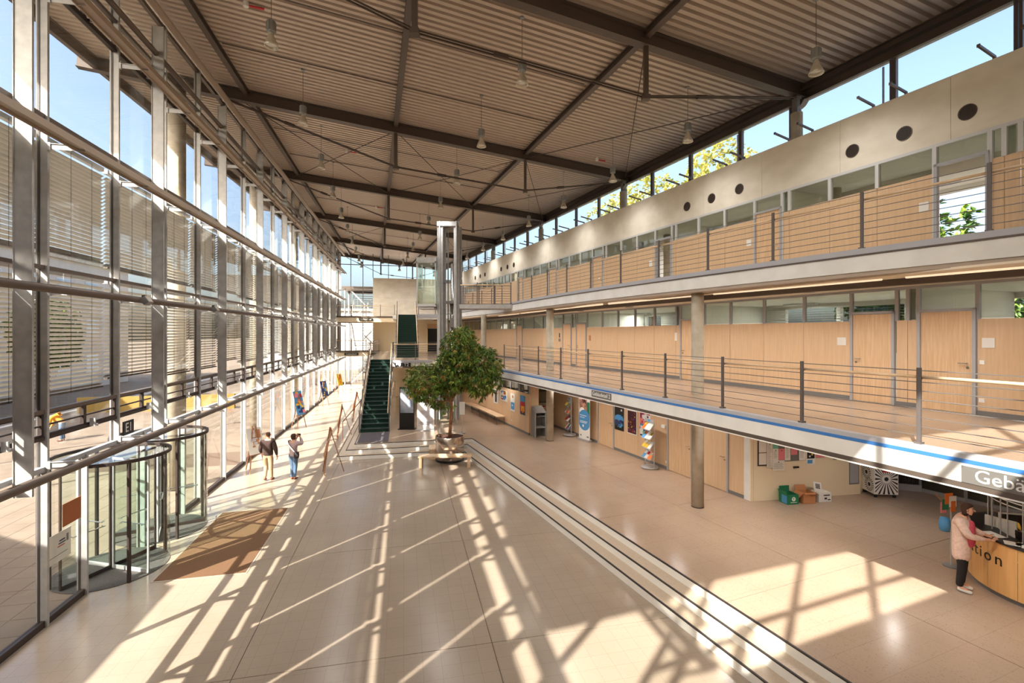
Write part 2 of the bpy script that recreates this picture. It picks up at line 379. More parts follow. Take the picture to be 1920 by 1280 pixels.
# venetian blinds outside the panes
def blind(i, c, z0, z1, which, detail):
    nm = ORD[i]
    b = root('venetian_blind', f'closed grey venetian blind of the {which} band in the {nm} bay from the near end', 'blind', F.P(c,-6.62,z0), F.a, 'venetian blinds outside the glass facade')
    n = int((z1-z0-.1)/.085)
    if detail:
        for k in range(n): inst('slat', slat_me, b, at(F.P(c,-6.62,z0+.08+k*.085), F.a))
    else:
        m = MB()
        for k in range(n):
            for v in slat_v: pass
            m.add([at(F.P(c,-6.62,z0+.08+k*.085), F.a) @ p for p in slat_v], slat_f)
        o = m.build('slats', M_['blind'], b); o['kind'] = 'stuff'
    MB().fbox(F, c-1.06, c+1.06, -6.67, -6.57, z1-.05, z1+.04).build('head_rail', M_['alu'], b)
    MB().fbox(F, c-1.05, c+1.05, -6.66, -6.58, z0, z0+.035).build('bottom_rail', M_['tube'], b)
    m = MB()
    for t in (-.7, -.05, .62): m.tube(F.P(c+t,-6.57,z0), F.P(c+t,-6.57,z1), .005, 4)
    m.build('ladder_cord', M_['dark'], b)
slat_v = []; slat_f = []
def mk_slat():
    prof = [(-.034,-.032),(-.014,-.006),(.012,.014),(.036,.026)]
    for y in (-1.085, 1.085):
        for x, z in prof: slat_v.append(V((x, y, z)))
    for k in range(3): slat_f.append((k, k+1, k+5, k+4))
mk_slat()
m = MB(); m.add(slat_v, slat_f); slat_me = m.mesh('slat', M_['blind'])
for i in range(len(MUL)-1):
    c = (MUL[i]+MUL[i+1])/2
    det = 8 < c < 20
    blind(i, c, 4.12+(.16 if i % 3 == 1 else 0), 6.50, 'lower', det); blind(i, c, 6.80+(.08 if i % 4 == 2 else 0), 9.0, 'upper', det)

# ================================================================== ROOF (ceiling)
L = lambda k: F.P(18.7+9*(k-1), -6.1); Rr = lambda k: A.P(10.45+9*k, 14.3)
def roofpt(k, v, dz=0):                # v = 0 at the facade, 1 at the office side; z of the beam underside
    p = L(k)*(1-v)+Rr(k)*v; p.z = 13.55*(1-v)+12.65*v+dz; return p
KE = 5.0
ce = MB(); pitch = .236/9
k = -2.4; first = True; prof = []
while k < KE+.12:
    prof += [(k,.42),(k+pitch*.52,.42),(k+pitch*.62,.50),(k+pitch*.90,.50)]; k += pitch
vlo, vhi = -.222, 1.04
def near_clip(k):                      # the deck stops just past the near end wall
    lo = vlo
    while lo < vhi and roofpt(k, lo).dot(A.d) < -2.2: lo += .01
    return lo
rowsv = []
for k, dz in prof:
    lo = near_clip(k)
    if lo >= vhi-.02: continue
    rowsv.append([roofpt(k, lo, dz), roofpt(k, (lo+vhi)/2, dz), roofpt(k, vhi, dz)])
vs = [p for r in rowsv for p in r]; fs = []
for i in range(len(rowsv)-1):
    for j in range(2): fs.append((i*3+j, (i+1)*3+j, (i+1)*3+j+1, i*3+j+1))
ce.add(vs, fs)
# closed top sheet
ce.add([p+V((0,0,.12)) for r in rowsv for p in (r[0], r[2])], [(2*i, 2*i+1, 2*i+3, 2*i+2) for i in range(len(rowsv)-1)])
ce = ce.build('ceiling', M_['deck']); tag(ce, kind='structure')
def ibeam(p, q, h, w, name, mt, parent, t=.02):
    m = MB(); p, q = V(p), V(q)
    m.bar(p+V((0,0,h-t/2)), q+V((0,0,h-t/2)), w, t); m.bar(p+V((0,0,t/2)), q+V((0,0,t/2)), w, t); m.bar(p+V((0,0,h/2)), q+V((0,0,h/2)), .03, h-2*t)
    return m.build(name, M_[mt], parent)
for k in range(-1, 6):
    ibeam(roofpt(k,-.24), roofpt(k,1.0), .40, .26, 'roof_beam', 'beam', ce)
for v, w in ((.04,.16),(.345,.17),(.675,.18),(.995,.22)):
    ks = [-.6,5.0] if v < .5 else [-1.5,5.0]
    ibeam(roofpt(ks[0],v,.22), roofpt(ks[1],v,.22), .2, w, 'purlin', 'beam', ce)
ibeam(roofpt(-1.5,1.0,-.05), roofpt(5,1.0,-.05), .4, .22, 'eaves_beam', 'beam', ce)
ibeam(roofpt(-.6,-.21,.05), roofpt(5,-.21,.05), .36, .14, 'eaves_beam', 'beam', ce)
for k in range(0, 6):
    for v in (.345, .675):
        a = roofpt(k,v,.05); b = roofpt(k,v,-1.35)
        m = MB(); m.bar(a, b, .12, .12, up=(1,0,0)); m.box(b, (.2,.2,.12)); m.build('truss_post', M_['beam'], ce)
    m = MB(); p0, p1, p2, p3 = roofpt(k,.01,-.05), roofpt(k,.345,-1.32), roofpt(k,.675,-1.32), roofpt(k,.985,-.02)
    for a, b in ((p0,p1),(p1,p2),(p2,p3)):
        for o in (-.05, .05): m.tube(a+A.d*o, b+A.d*o, .022, 6)
        c = a+(b-a)*.3; m.tube(c, c+(b-a).normalized()*.35, .06, 6)
    m.build('tie_rod', M_['rod'], ce)
cr = [(1,0.02,.345),(1,.345,.675),(1,.675,.985),(0,.675,.985),(3,.02,.345),(3,.675,.985)]
for k, a, b in cr:
    m = MB(); m.tube(roofpt(k,a,.1), roofpt(k+1,b,.1), .016, 6); m.tube(roofpt(k,b,.1), roofpt(k+1,a,.1), .016, 6)
    m.build('bracing_rod', M_['rod'], ce)
# conduits and red markers under the deck
m = MB()
for k in (.33, .66, 1.33, 1.66, 2.5, 3.5):
    m.tube(roofpt(k,.05,.38), roofpt(k,.66,.38), .018, 6)
m.build('conduit', M_['tube'], ce)
for k, v in ((.40,.12),(1.45,.22),(.9,.86),(2.5,.3)):
    p = roofpt(k, v, .3); m = MB(); m.tube(p, p+V((0,0,.12)), .07, 10); m.box(p+A.n*.25+V((0,0,.04)), (.35,.06,.03), A.a, mi=1)
    m.build('smoke_detector', [M_['white'], M_['red']], ce)

# ================================================================== NEAR END WALL (behind the camera; its high windows let the sun in)
wn_ = root('wall_near', kind='structure', loc=A.P(-1,0,0), rz=A.a)
MB().fbox(A, -1.3, -1.0, -6.4, 16, 0, 9.5).build('wall_panel', M_['plaster'], wn_)
MB().fbox(A, -1.3, -1.0, 3.6, 16, 9.5, 13.2).build('wall_panel', M_['plaster'], wn_)
for n0, n1, z0, z1 in ((-6.4,-.95,9.5,13.7),(-.95,3.6,9.5,13.3)):
    x = n0
    while x < n1-.2:
        MB().fbox(A, -1.2, -1.1, x, x+.1, z0, z1).build('mullion', M_['galv'], wn_); x += 3.3
    MB().fbox(A, -1.2, -1.1, n0, n1, z0+1.1, z0+1.19).build('transom', M_['galv'], wn_)
    MB().fbox(A, -1.19, -1.18, n0, n1, z0, z1).build('glass_pane', M_['glass'], wn_)

# ================================================================== OFFICE SIDE (wall_right): first floor
def opening_panel(parent, s0, s1, n, z0, z1, mt='wood', th=.03):
    return MB().fbox(A, s0+.006, s1-.006, n, n+th, z0, z1).build('wood_panel', M_[mt], parent)
wr1 = root('wall_right', kind='structure', loc=A.P(8,12.6,Z1), rz=A.a)
N1 = 12.6
doors1 = [(28.4,29.35,0),(22.1,23.05,1),(20.62,21.6,0),(12.95,14.05,0),(6.97,7.97,0),(5.47,6.51,1)]
DN = [0]
def door(s0, s1, n, z, h, hinge, mt='wood2', leaf=True, fr=A):
    DN[0] += 1
    d = root(f'door_{DN[0]}', kind='structure', loc=fr.P((s0+s1)/2, n, z), rz=fr.a)
    m = MB()
    for s in (s0, s1-.06): m.fbox(fr, s, s+.06, n-.03, n+.06, z, z+h)
    m.fbox(fr, s0, s1, n-.03, n+.06, z+h-.06, z+h); m.build('door_frame', M_['frame'], d)
    if leaf:
        MB().fbox(fr, s0+.065, s1-.065, n, n+.04, z+.012, z+h-.065).build('door_leaf', M_[mt], d)
        hs = s0+.14 if hinge else s1-.14; dr = 1 if hinge else -1
        m = MB(); m.tube(fr.P(hs,n,z+1.05), fr.P(hs,n-.06,z+1.05), .011, 6); m.tube(fr.P(hs,n-.06,z+1.05), fr.P(hs+dr*.14,n-.06,z+1.05), .011, 6); m.tube(fr.P(hs,n,z+.96), fr.P(hs,n-.015,z+.96), .025, 8)
        m.build('door_handle', M_['chrome'], d)
    return d
mul1 = [3.2,4.35,5.46,6.51,6.71,6.94,7.97,9.23,10.51,11.77,12.9,14.09,14.3,15.53,16.78,18.0,19.27,20.6,21.6,22.08,23.06,24.3,25.5,26.8,28.4,29.35,30.6,31.9,33.2,34.5,35.8,37.1,38.4,39.7,41]
edges = sorted(set(mul1))
def indoor(s, doors): return any(a-.01 <= s <= b+.01 for a, b, *_ in doors)
for i in range(len(edges)-1):
    a, b = edges[i], edges[i+1]; c = (a+b)/2
    if not indoor(c, [(x,y) for x,y,_ in doors1]):
        opening_panel(wr1, a, b, N1, Z1+.1, 5.62)
        MB().fbox(A, a, b, N1-.012, N1+.02, Z1, Z1+.1).build('skirting', M_['grey'], wr1)
    z0 = 5.64 if not indoor(c, [(x,y) for x,y,_ in doors1]) else 5.85
    MB().fbox(A, a+.03, b-.03, N1+.03, N1+.04, z0, 6.34).build('glass_pane', M_['glassd'], wr1)
for s in edges:
    MB().fbox(A, s-.035, s+.035, N1, N1+.08, 5.60, 6.36).build('mullion', M_['frame'], wr1)
MB().fbox(A, 3, 41, N1, N1+.06, 6.33, 6.39).build('head_rail', M_['frame'], wr1)
for a, b, h in doors1: door(a, b, N1-.01, Z1, 2.2, h)
# rooms behind, daylit by blinded windows in their back wall
m = MB(); m.fbox(A, -1, 42, 17, 17.2, Z1, 4.7); m.fbox(A, -1, 42, 17, 17.2, 6.25, 6.4); m.fbox(A, -1, 42, N1+.05, 17.2, 6.40, 6.5); m.fbox(A, -1, 42, N1+.1, 17.2, Z1-.3, Z1)
for i in range(20): m.fbox(A, .6+2.1*i, .6+2.1*i+(.9 if i % 3 == 0 else .14), 17, 17.15, 4.7, 6.3)
for s in (3, 6.6, 14.2, 21.8, 29, 36): m.fbox(A, s, s+.1, N1+.1, 17, Z1, 6.4)
tag(m.build('wall_right_room', M_['roomw']), kind='structure')
m = MB()
for k in range(16): m.fbox(A, -1, 42, 16.88, 16.94, 4.95+k*.085, 4.955+k*.085)
bl = m.build('wall_right_blinds', M_['blind']); tag(bl, kind='structure')
# first-floor slab: edge at n = 8.1
E1 = 8.1
f1 = root('floor_middle', kind='structure', loc=A.P(10,8.1,Z1), rz=A.a)
MB().fbox(A, -1, 21, E1+.02, N1+.1, Z1-.32, Z1-.02).build('slab', M_['soffit'], f1)
MB().fbox(A, 21, 44, 6.9, N1+.1, Z1-.32, Z1-.02).build('slab', M_['soffit'], f1)
s_ = [-1,2.3,6.5,10.7,14.9,19.1,21]
for i in range(len(s_)-1):
    MB().fbox(A, s_[i]+.004, s_[i+1]-.004, E1+.1, N1, Z1-.02, Z1).build('floor_slab', M_['floor_up'], f1)
for a, b in ((21,26),(26,31),(31,38),(38,44)): MB().fbox(A, a+.004, b-.004, 7.0, N1, Z1-.02, Z1).build('floor_slab', M_['floor_up'], f1)
for a, b in ((-1,4.6),(4.6,9.2),(9.2,13.8),(13.8,18.4),(18.4,21)):
    MB().fbox(A, a+.004, b-.004, E1-.03, E1+.02, Z1-.32, Z1-.06).build('fascia_panel', M_['fascia'], f1)
MB().fbox(A, -1, 21, E1-.035, E1+.05, Z1-.06, Z1-.005).build('blue_strip', M_['blue'], f1)
MB().fbox(A, -1, 21, E1-.035, E1+.14, Z1-.005, Z1+.06).build('kerb', M_['kerb'], f1)
MB().fbox(A, -1, 21, E1-.03, E1+.3, Z1-.40, Z1-.32).build('edge_channel', M_['beam'], f1)
MB().fbox(A, -1, 21, E1-.035, E1-.03, Z1-.415, Z1-.395).build('edge_lip', M_['riser'], f1)

# second floor
wr2 = root('wall_right', kind='structure', loc=A.P(8,12.7,Z2), rz=A.a)
N2 = 12.7; ZW0, ZW1, ZC = 8.84, 9.45, 10.85
mul2 = [2.6,3.7,4.84,5.08,5.3,6.24,7.41,8.57,9.74,9.97,10.91,12.08,13.25,14.4,14.62,15.57,16.73,17.87,19.03,19.29,20.2,21.35,22.5,23.67,23.92,24.83,26.01,27.14,28.27,28.52,29.43,30.6,31.8,33,34.2,35.4,36.6,37.8,39,40.2,41.4]
doors2 = [(5.3,6.24,0),(9.97,10.91,1),(14.62,15.57,0),(19.29,20.2,1),(23.92,24.83,1),(28.52,29.43,0)]
OPEN2 = (5.3, 14.62)
for i in range(len(mul2)-1):
    a, b = mul2[i], mul2[i+1]; c = (a+b)/2; ind = indoor(c, doors2)
    if not ind: opening_panel(wr2, a, b, N2, Z2+.02, ZW0)
    MB().fbox(A, a+.03, b-.03, N2+.03, N2+.04, ZW0+.02 if not ind else 9.05, ZW1-.03).build('glass_pane', M_['glassd'], wr2)
for s in mul2: MB().fbox(A, s-.04, s+.04, N2-.02, N2+.08, ZW0 if not indoor(s, doors2) else Z2, ZW1).build('mullion', M_['framel'], wr2)
MB().fbox(A, 2, 42, N2-.02, N2+.08, ZW1-.04, ZW1+.03).build('head_rail', M_['framel'], wr2)
for a, b, h in doors2: door(a, b, N2-.015, Z2, 2.16, h, leaf=a not in OPEN2)
# concrete band with round air grilles, cast in sections
jn = [-1,1.2,3.6,5.95,8.3,10.65,13,15.35,17.7,20,22.4,24.8,27.2,29.6,32,34.4,36.8,39.2,42]
for i in range(len(jn)-1):
    MB().fbox(A, jn[i]+.004, jn[i+1]-.004, N2, N2+.3, ZW1+.03, ZC).build('concrete_panel', M_['conc'], wr2)
gr = MB(); gr.lathe([(.165,-.008),(.165,.012),(.15,.012)], n=20, close=False); gr.lathe([(.0001,0),(.152,0)], n=20, mi=1, close=False)
for k in range(-6, 7):
    h = math.sqrt(max(.15**2-(k*.023)**2, 0)); gr.box((k*.023,0,.008), (.006,2*h,.012))
for k in range(-6, 7):
    h = math.sqrt(max(.15**2-(k*.023)**2, 0)); gr.box((0,k*.023,.006), (2*h,.004,.008))
gr = gr.mesh('air_grille', [M_['beam'], M_['black']])
for s in (5.66,6.83,7.99,11.49,12.65,13.82,17.2,18.4,19.6,23.2,24.3,25.5,30.07,31.2,32.4,35.9,37.05,38.3):
    if 16 < s < 26: continue
    inst('air_grille', gr, wr2, at(A.P(s,N2-.004,9.95), A.a) @ Matrix.Rotation(R(-90), 4, 'Y'))
# rooms behind the second floor wall, with windows to the other side
m = MB(); m.fbox(A, -1, 42, 17, 17.2, Z2, 7.5); m.fbox(A, -1, 42, 17, 17.2, 9.38, 9.5)
for i in range(22): m.fbox(A, .3+2.0*i, .3+2.0*i+(.8 if i % 4 == 1 else .1), 17, 17.15, Z2, 9.5)
for s in (2,10,18,26,34): m.fbox(A, s, s+.25, 15.2, 15.45, 9.2, 9.5)
m.fbox(A, -1, 42, 14.6, 14.9, 9.25, 9.5)
m.fbox(A, -1, 42, N2+.1, 17.2, 9.5, 9.62)
m.fbox(A, -1, 42, N2+.1, 17.2, Z2-.15, Z2)
for s in (4.95, 9.85, 14.5, 19.15, 23.8, 28.4): m.fbox(A, s, s+.1, N2+.1, 17, Z2, 9.5)
tag(m.build('wall_right_room', M_['roomw']), kind='structure')
for s in (9.3, 16.4, 18.2): MB().tube(A.P(s,14.0,Z2), A.P(s,14.0,9.5), .16, 14).build('room_column', M_['conc2'], wr2, True)
MB().fbox(A, 0, 44, N2+.3, 19, 10.3, 10.5).build('roof_slab', M_['conc2'], wr2)
# clerestory above the office roof
wr3 = root('wall_right', kind='structure', loc=A.P(10,14.3,10.5), rz=A.a)
NR = 14.35; RM = [3.2,5.49,7.96,10.9,12.91,15.4,17.8,19.85,22.2,24.6,27.1,29.2,31.5,33.8,36.1,38.2,40.5,43,45.4,47.6]
for s in RM:
    m = MB(); m.fbox(A, s-.07, s-.01, NR-.05, NR+.06, 10.4, 12.75); m.fbox(A, s+.01, s+.08, NR-.05, NR+.06, 10.4, 12.75); m.build('mullion', M_['tube'], wr3)
for i in range(len(RM)-1): MB().fbox(A, RM[i]+.09, RM[i+1]-.08, NR, NR+.012, 10.5, 12.68).build('glass_pane', M_['glass'], wr3)
for i in range(len(RM)-1):
    if i % 2: continue
    MB().fbox(A, RM[i]+.42, RM[i]+.46, NR+.3, NR+.34, 10.4, 12.7).build('downpipe', M_['galv'], wr3)
MB().fbox(A, 2, 48, NR-.05, NR+.06, 12.6, 12.72).build('head_rail', M_['galv'], wr3)
MB().fbox(A, 2, 48, NR-.05, NR+.1, 10.4, 10.6).build('sill_rail', M_['tube'], wr3)
for k in range(0, 5):
    s = 10.45+9*k; m = MB(); m.tube(A.P(s,13.95,10.3), A.P(s,13.95,12.15), .17, 14); m.fbox(A, s-.09, s+.09, 13.86, 14.04, 12.1, 12.66, 1); m.build('roof_column', [M_['conc2'], M_['grey']], wr3)
bb = MB(); bb.bar((-.55,0,.12), (.05,0,.03), .04, .05); bb.box((.03,0,-.0), (.05,.05,.06)); bb.box((-.56,0,.122), (.02,.055,.06)); bb = bb.mesh('stay_arm', M_['tube'])
for s in [4.6,5.25]+[q+2.26*i for i in range(17) for q in (6.82,7.52)]:
    inst('stay_arm', bb, wr2, at(A.P(s,N2+.02,ZC+.02), A.a))

# bowed second-floor gallery
en = lambda s: 9.38+.0055*(min(s,26)-15)**2 if s > 2 else 10.3
f2 = root('floor_upper', kind='structure', loc=A.P(15,10,Z2), rz=A.a)
SS = [-1,2.1,4,6,8,10,12,14,16,18,20,22,24,26,28.5,31,34,38,42]
def strip(o0, o1, z0, z1, name, mt, s0=None, smooth=False):
    m = MB(); fs = []
    for s in SS:
        e = en(s); a, b = A.P(s, e+o0), A.P(s, (e+o1) if o1 is not None else N2+.1)
        for p, z in ((a,z0),(b,z0),(b,z1),(a,z1)): m.v.append(V((p.x,p.y,z)))
    n = len(SS)
    for i in range(n-1):
        for j in range(4):
            m.f.append([i*4+j, i*4+(j+1) % 4, (i+1)*4+(j+1) % 4, (i+1)*4+j]); m.m.append(0)
    m.f.append([0,1,2,3]); m.m.append(0); m.f.append([(n-1)*4+j for j in (3,2,1,0)]); m.m.append(0)
    return m.build(name, M_[mt], f2, smooth)
strip(.03, None, Z2-.2, Z2, 'slab', 'soffit')
strip(0, .04, Z2-.36, Z2-.02, 'fascia', 'fascia')
strip(.03, .5, Z2-.44, Z2-.36, 'fascia_return', 'ledge')
strip(-.02, .1, Z2-.02, Z2+.09, 'kerb', 'kerb')
strip(-.025, .04, Z2-.05, Z2-.02, 'shadow_gap', 'beam')
strip(.85, 1.0, Z2-.60, Z2-.36, 'edge_beam', 'beam')
MB().fbox(A, -1, 42, 10.0, N1+.05, 6.40, 6.44).build('soffit_panel', M_['soffit'], f2)
for s in (4.6,8.6,12.4,16.2,20):
    p = A.P(s, 11.9, 6.38); m = MB(); m.lathe([(.16,0),(.16,.02),(.13,.025),(.0001,.02)], p, 16); m.build('ceiling_grille', M_['grey'], f2)
for s in (5.6,7.4,9.3,11.2,13,15,17):
    p = A.P(s, 11.4, 6.36); m = MB(); m.tube(p, p+V((0,0,.05)), .035, 8); m.build('sprinkler_head', M_['grey'], f2)

# linear lamps under the edge of the second-floor gallery and fill lights added along the corridor
M_['glow'] = mat('lamp_diffuser', (1.0,.80,.55), .5, emit=.5)
for i, (a, b) in enumerate(((1.2,5.6),(6.0,10.0),(10.8,14.8),(15.2,19.1),(19.8,23.6),(24.0,27.6))):
    t = root('linear_lamp', f'slim warm linear lamp under the second-floor gallery edge, {ORD[i]} from the camera', 'lamp', A.P((a+b)/2, en((a+b)/2)+.55, Z2-.5), A.a)
    m = MB(); m.tube(A.P(a,en(a)+.6,Z2-.47), A.P(b,en(b)+.6,Z2-.47), .035, 8); m.build('tube', M_['glow'], t, True)
for i in range(16):
    p = A.P(1.6+1.95*i, 11.05, 6.385)
    t = root('fill_downlight', f'added fill light recessed in the first-floor corridor ceiling, {ORD[i]} from the near end', 'lamp', p)
    MB().lathe([(.08,-.01),(.1,-.01),(.1,.012)], p, 14, close=False).build('trim_ring', M_['framel'], t); MB().lathe([(.0001,0),(.08,-.003)], p, 14, close=False).build('diffuser', M_['glow'], t)
    l = D.lights.new('corridor_fill_light', 'SPOT'); l.energy = 52*CORR; l.spot_size = R(165); l.spot_blend = 1; l.shadow_soft_size = .08; l.color = (1,.97,.93); o = D.objects.new('corridor_fill_light', l); COL.objects.link(o); o.location = (p.x, p.y, p.z-.02)
for i, (s, n) in enumerate(((2.2,9.6),(4.6,9.8),(7,9.6),(7.5,13.5),(9.2,9.8),(11.6,10.3),(14,10.3),(16.4,10.3),(18.8,10.3),(23,9.0),(26,9.0))):  # unseen fill lights, added to brighten the passage under the gallery
    p = A.P(s, n, Z1-.34)
    t = root('fill_downlight', f'added fill light in the soffit over the ground-floor passage, {ORD[i]} from the near end', 'lamp', p)
    MB().lathe([(.09,-.012),(.11,-.012),(.11,.015)], p, 16, close=False).build('trim_ring', M_['framel'], t); MB().lathe([(.0001,.0),(.09,-.004)], p, 16, close=False).build('diffuser', M_['glow'], t)
    l = D.lights.new('fill_downlight', 'SPOT'); l.energy = LOW; l.spot_size = R(160); l.spot_blend = 1; l.shadow_soft_size = .09; l.color = (1,.96,.91); o = D.objects.new('passage_fill_light', l); COL.objects.link(o); o.location = (p.x, p.y, p.z-.02)

# fill lamps added to brighten the rooms behind the clerestories
for fl, z in ((Z1, 6.37), (Z2, 9.46)):
    for i, s in enumerate((3.8,8,12,17,21,26,31,37)):
        t = root('office_fill_lamp', f'added fill lamp inside the {ORD[i]} office from the near end on the {"first" if fl == Z1 else "second"} floor', 'lamp', A.P(s,16.2,z), A.a)
        MB().fbox(A, s-.6, s+.6, 16.1, 16.3, z-.05, z+.02).build('housing', M_['framel'], t)
        l = D.lights.new('office_fill_light', 'AREA'); l.shape = 'RECTANGLE'; l.size = .2; l.size_y = 1.2; l.energy = 45; o = D.objects.new('office_fill_light', l); COL.objects.link(o); o.location = A.P(s,16.2,z-.06); o.rotation_euler = (0,0,A.a)
# ================================================================== COLUMNS
def column(p, z0, z1, r, label, group, m='conc2'):
    c = root('concrete_column', label, 'column', (p.x, p.y, z0), 0, group)
    b = MB(); b.lathe([(r,0),(r,z1-z0)], (p.x,p.y,z0), 24); b.build('shaft', M_[m], c, True)
    b = MB(); b.lathe([(r+.006,0),(r+.006,.02),(r,.022)], (p.x,p.y,z0), 24, close=False); b.build('base_joint', M_['nosing'], c)
    return c
for k, w in enumerate(('nearest the camera, beside the wooden doors', 'second from the camera, beside the recessed passage', 'third from the camera, behind the crown of the tree', 'farthest, beyond the lift')):
    column(A.P(10.4+8.95*k, 9.93), ZU, 6.5, .165, 'slim round concrete column under the galleries, '+w, 'gallery columns')
for k in range(-1, 5):
    column(F.P(18.7+9*k, -7.6), 0, 13.7, .27, f'thick round concrete column outside the glass facade, {ORD[k+1]} from the near end', 'outside columns')

# ================================================================== RAILINGS
def railing(label, pts, z, off=.07, hand=True, h=1.12, slope=None, group=None):
    pts = [V((p.x, p.y, 0)) for p in pts]; zz = slope or [z]*len(pts)
    b = root('railing', label, 'railing', (pts[0].x, pts[0].y, zz[0]), 0, group)
    pm = MB(); pm.box((0,0,h/2), (.03,.055,h)); pm.box((off*.5,0,h-.16), (off,.02,.02)); pm.box((0,0,.02), (.09,.09,.04)); pm = pm.mesh('post', M_['post'])
    n = len(pts)
    for i in range(n):
        d = (pts[min(i+1,n-1)]-pts[max(i-1,0)]).normalized(); a = math.atan2(d.y, d.x)-math.pi/2
        inst('post', pm, b, at(pts[i]+V((0,0,zz[i])), a))
    for k in range(8):
        hz = h-.04 if k == 7 else .13+k*.13
        m = MB()
        for i in range(n-1): m.tube(pts[i]+V((0,0,zz[i]+hz)), pts[i+1]+V((0,0,zz[i+1]+hz)), .0075, 5)
        m.build('cable', M_['cable'], b)
    if hand:
        m = MB(); q = []
        for i in range(n):
            d = (pts[min(i+1,n-1)]-pts[max(i-1,0)]).normalized(); q.append(pts[i]+V((d.y,-d.x,0))*off+V((0,0,zz[i]+h-.14)))
        for i in range(n-1): m.tube(q[i], q[i+1], .024, 8)
        m.build('handrail', M_['rail'], b, True)
    return b
railing('long steel cable railing with beech handrail along the first-floor gallery', [A.P(4.23-1.825*2+1.825*i, 8.22) for i in range(11)]+[A.P(20.6,8.22)], Z1+.05)
railing('bowed steel cable railing with beech handrail along the second-floor gallery', [A.P(s, en(s)+.08) for s in [.57+1.827*i for i in range(13)]], Z2+.08)
railing('bowed steel cable railing with beech handrail along the second-floor gallery beyond the lift bridge', [A.P(s, en(s)+.08) for s in [25.6+1.827*i for i in range(8)]], Z2+.08)

# ================================================================== GROUND FLOOR UNDER THE GALLERY (wall_right lower)
wr0 = root('wall_right', kind='structure', loc=A.P(16,11.65,ZU), rz=A.a); N0 = 11.65; ZS = 3.33
doors0 = [(16.87,18.1,0),(12.42,13.63,0),(10.93,12.2,1)]
pan0 = [(20.3,22.6),(18.1,20.3),(15.3,16.87),(13.63,15.3),(12.2,12.42),(10.36,10.93)]
for a, b in pan0:
    MB().fbox(A, a+.005, b-.005, N0, N0+.03, ZU+.1, ZS).build('wood_panel', M_['wood'], wr0)
    MB().fbox(A, a, b, N0-.01, N0+.02, ZU, ZU+.1).build('skirting', M_['grey'], wr0)
for a, b, h in doors0:
    door(a, b, N0-.01, ZU, ZS-ZU, 1, mt='wood2' if h == 0 else 'wood')
MB().fbox(A, 10.15, 10.36, N0-.02, N0+.25, ZU, ZS).build('concrete_pier', M_['fascia'], wr0)
MB().fbox(A, 10.1, 22.6, N0+.05, N0+.2, ZU, ZS).build('backing', M_['wood'], wr0)
# bench wall in front, with a window band and an open passage
NB = 9.55; wb = root('wall_right', kind='structure', loc=A.P(24,NB,ZU), rz=A.a)
e = [20.75,21.9,23.05,24.2,25.4,26.6,27.9,29.2,30.5,32,34,36,38]
for i in range(len(e)-1):
    MB().fbox(A, e[i]+.004, e[i+1]-.004, NB, NB+.06, ZU+.1, 2.44).build('wood_panel', M_['wood'], wb)
    MB().fbox(A, e[i], e[i+1], NB-.008, NB+.05, ZU, ZU+.1).build('skirting', M_['grey'], wb)
    MB().fbox(A, e[i]+.03, e[i+1]-.03, NB+.02, NB+.03, 2.47, 3.3).build('glass_pane', M_['glassd'], wb)
    MB().fbox(A, e[i]-.03, e[i]+.03, NB-.01, NB+.05, 2.44, 3.33).build('mullion', M_['frame'], wb)
MB().fbox(A, 20.75, 20.87, NB+.06, NB+.5, ZU, 3.33).build('wood_panel', M_['wood'], wb)
MB().fbox(A, 22.5, 38, 13.2, 13.4, ZU, 3.33).build('wall_panel', M_['plaster'], wb)
MB().fbox(A, 22.6, 22.7, 11.65, 13.2, ZU, 3.33).build('wood_panel', M_['wood'], wb)
# counter and window frame seen inside the passage
b = root('counter', 'wooden counter with papers inside the recessed passage', 'counter', A.P(22.2,10.6,ZU), A.a)
MB().fbox(A, 21.9, 22.5, 9.7, 11.5, ZU+1.0, ZU+1.06).build('counter_top', M_['rail'], b)
MB().fbox(A, 22.3, 22.5, 9.7, 11.5, ZU, ZU+1.0).build('front_panel', M_['wood'], b)
m = MB(); m.fbox(A, 22.4, 22.45, 9.8, 11.4, 1.75, 1.8); m.fbox(A, 22.4, 22.45, 9.8, 11.4, 2.35, 2.4); m.fbox(A, 22.4, 22.45, 9.8, 9.85, 1.6, 3.3); m.fbox(A, 22.4, 22.45, 11.35, 11.4, 1.6, 3.3); m.build('window_frame', M_['dark'], b)
MB().fbox(A, 22.42, 22.43, 9.85, 11.35, 1.8, 3.3).build('glass_pane', M_['glassd'], b)
for i, (s, n, mt) in enumerate(((22.1,10.0,'red'),(22.05,10.4,'paper'),(22.15,10.9,'red'))):
    tag(MB().fbox(A, s-.1, s+.1, n-.14, n+.14, ZU+1.062, ZU+1.10).build('paper_stack', M_[mt]), ['red folder lying left on the passage counter','white paper stack on the passage counter','red folder lying right on the passage counter'][i], 'paper')
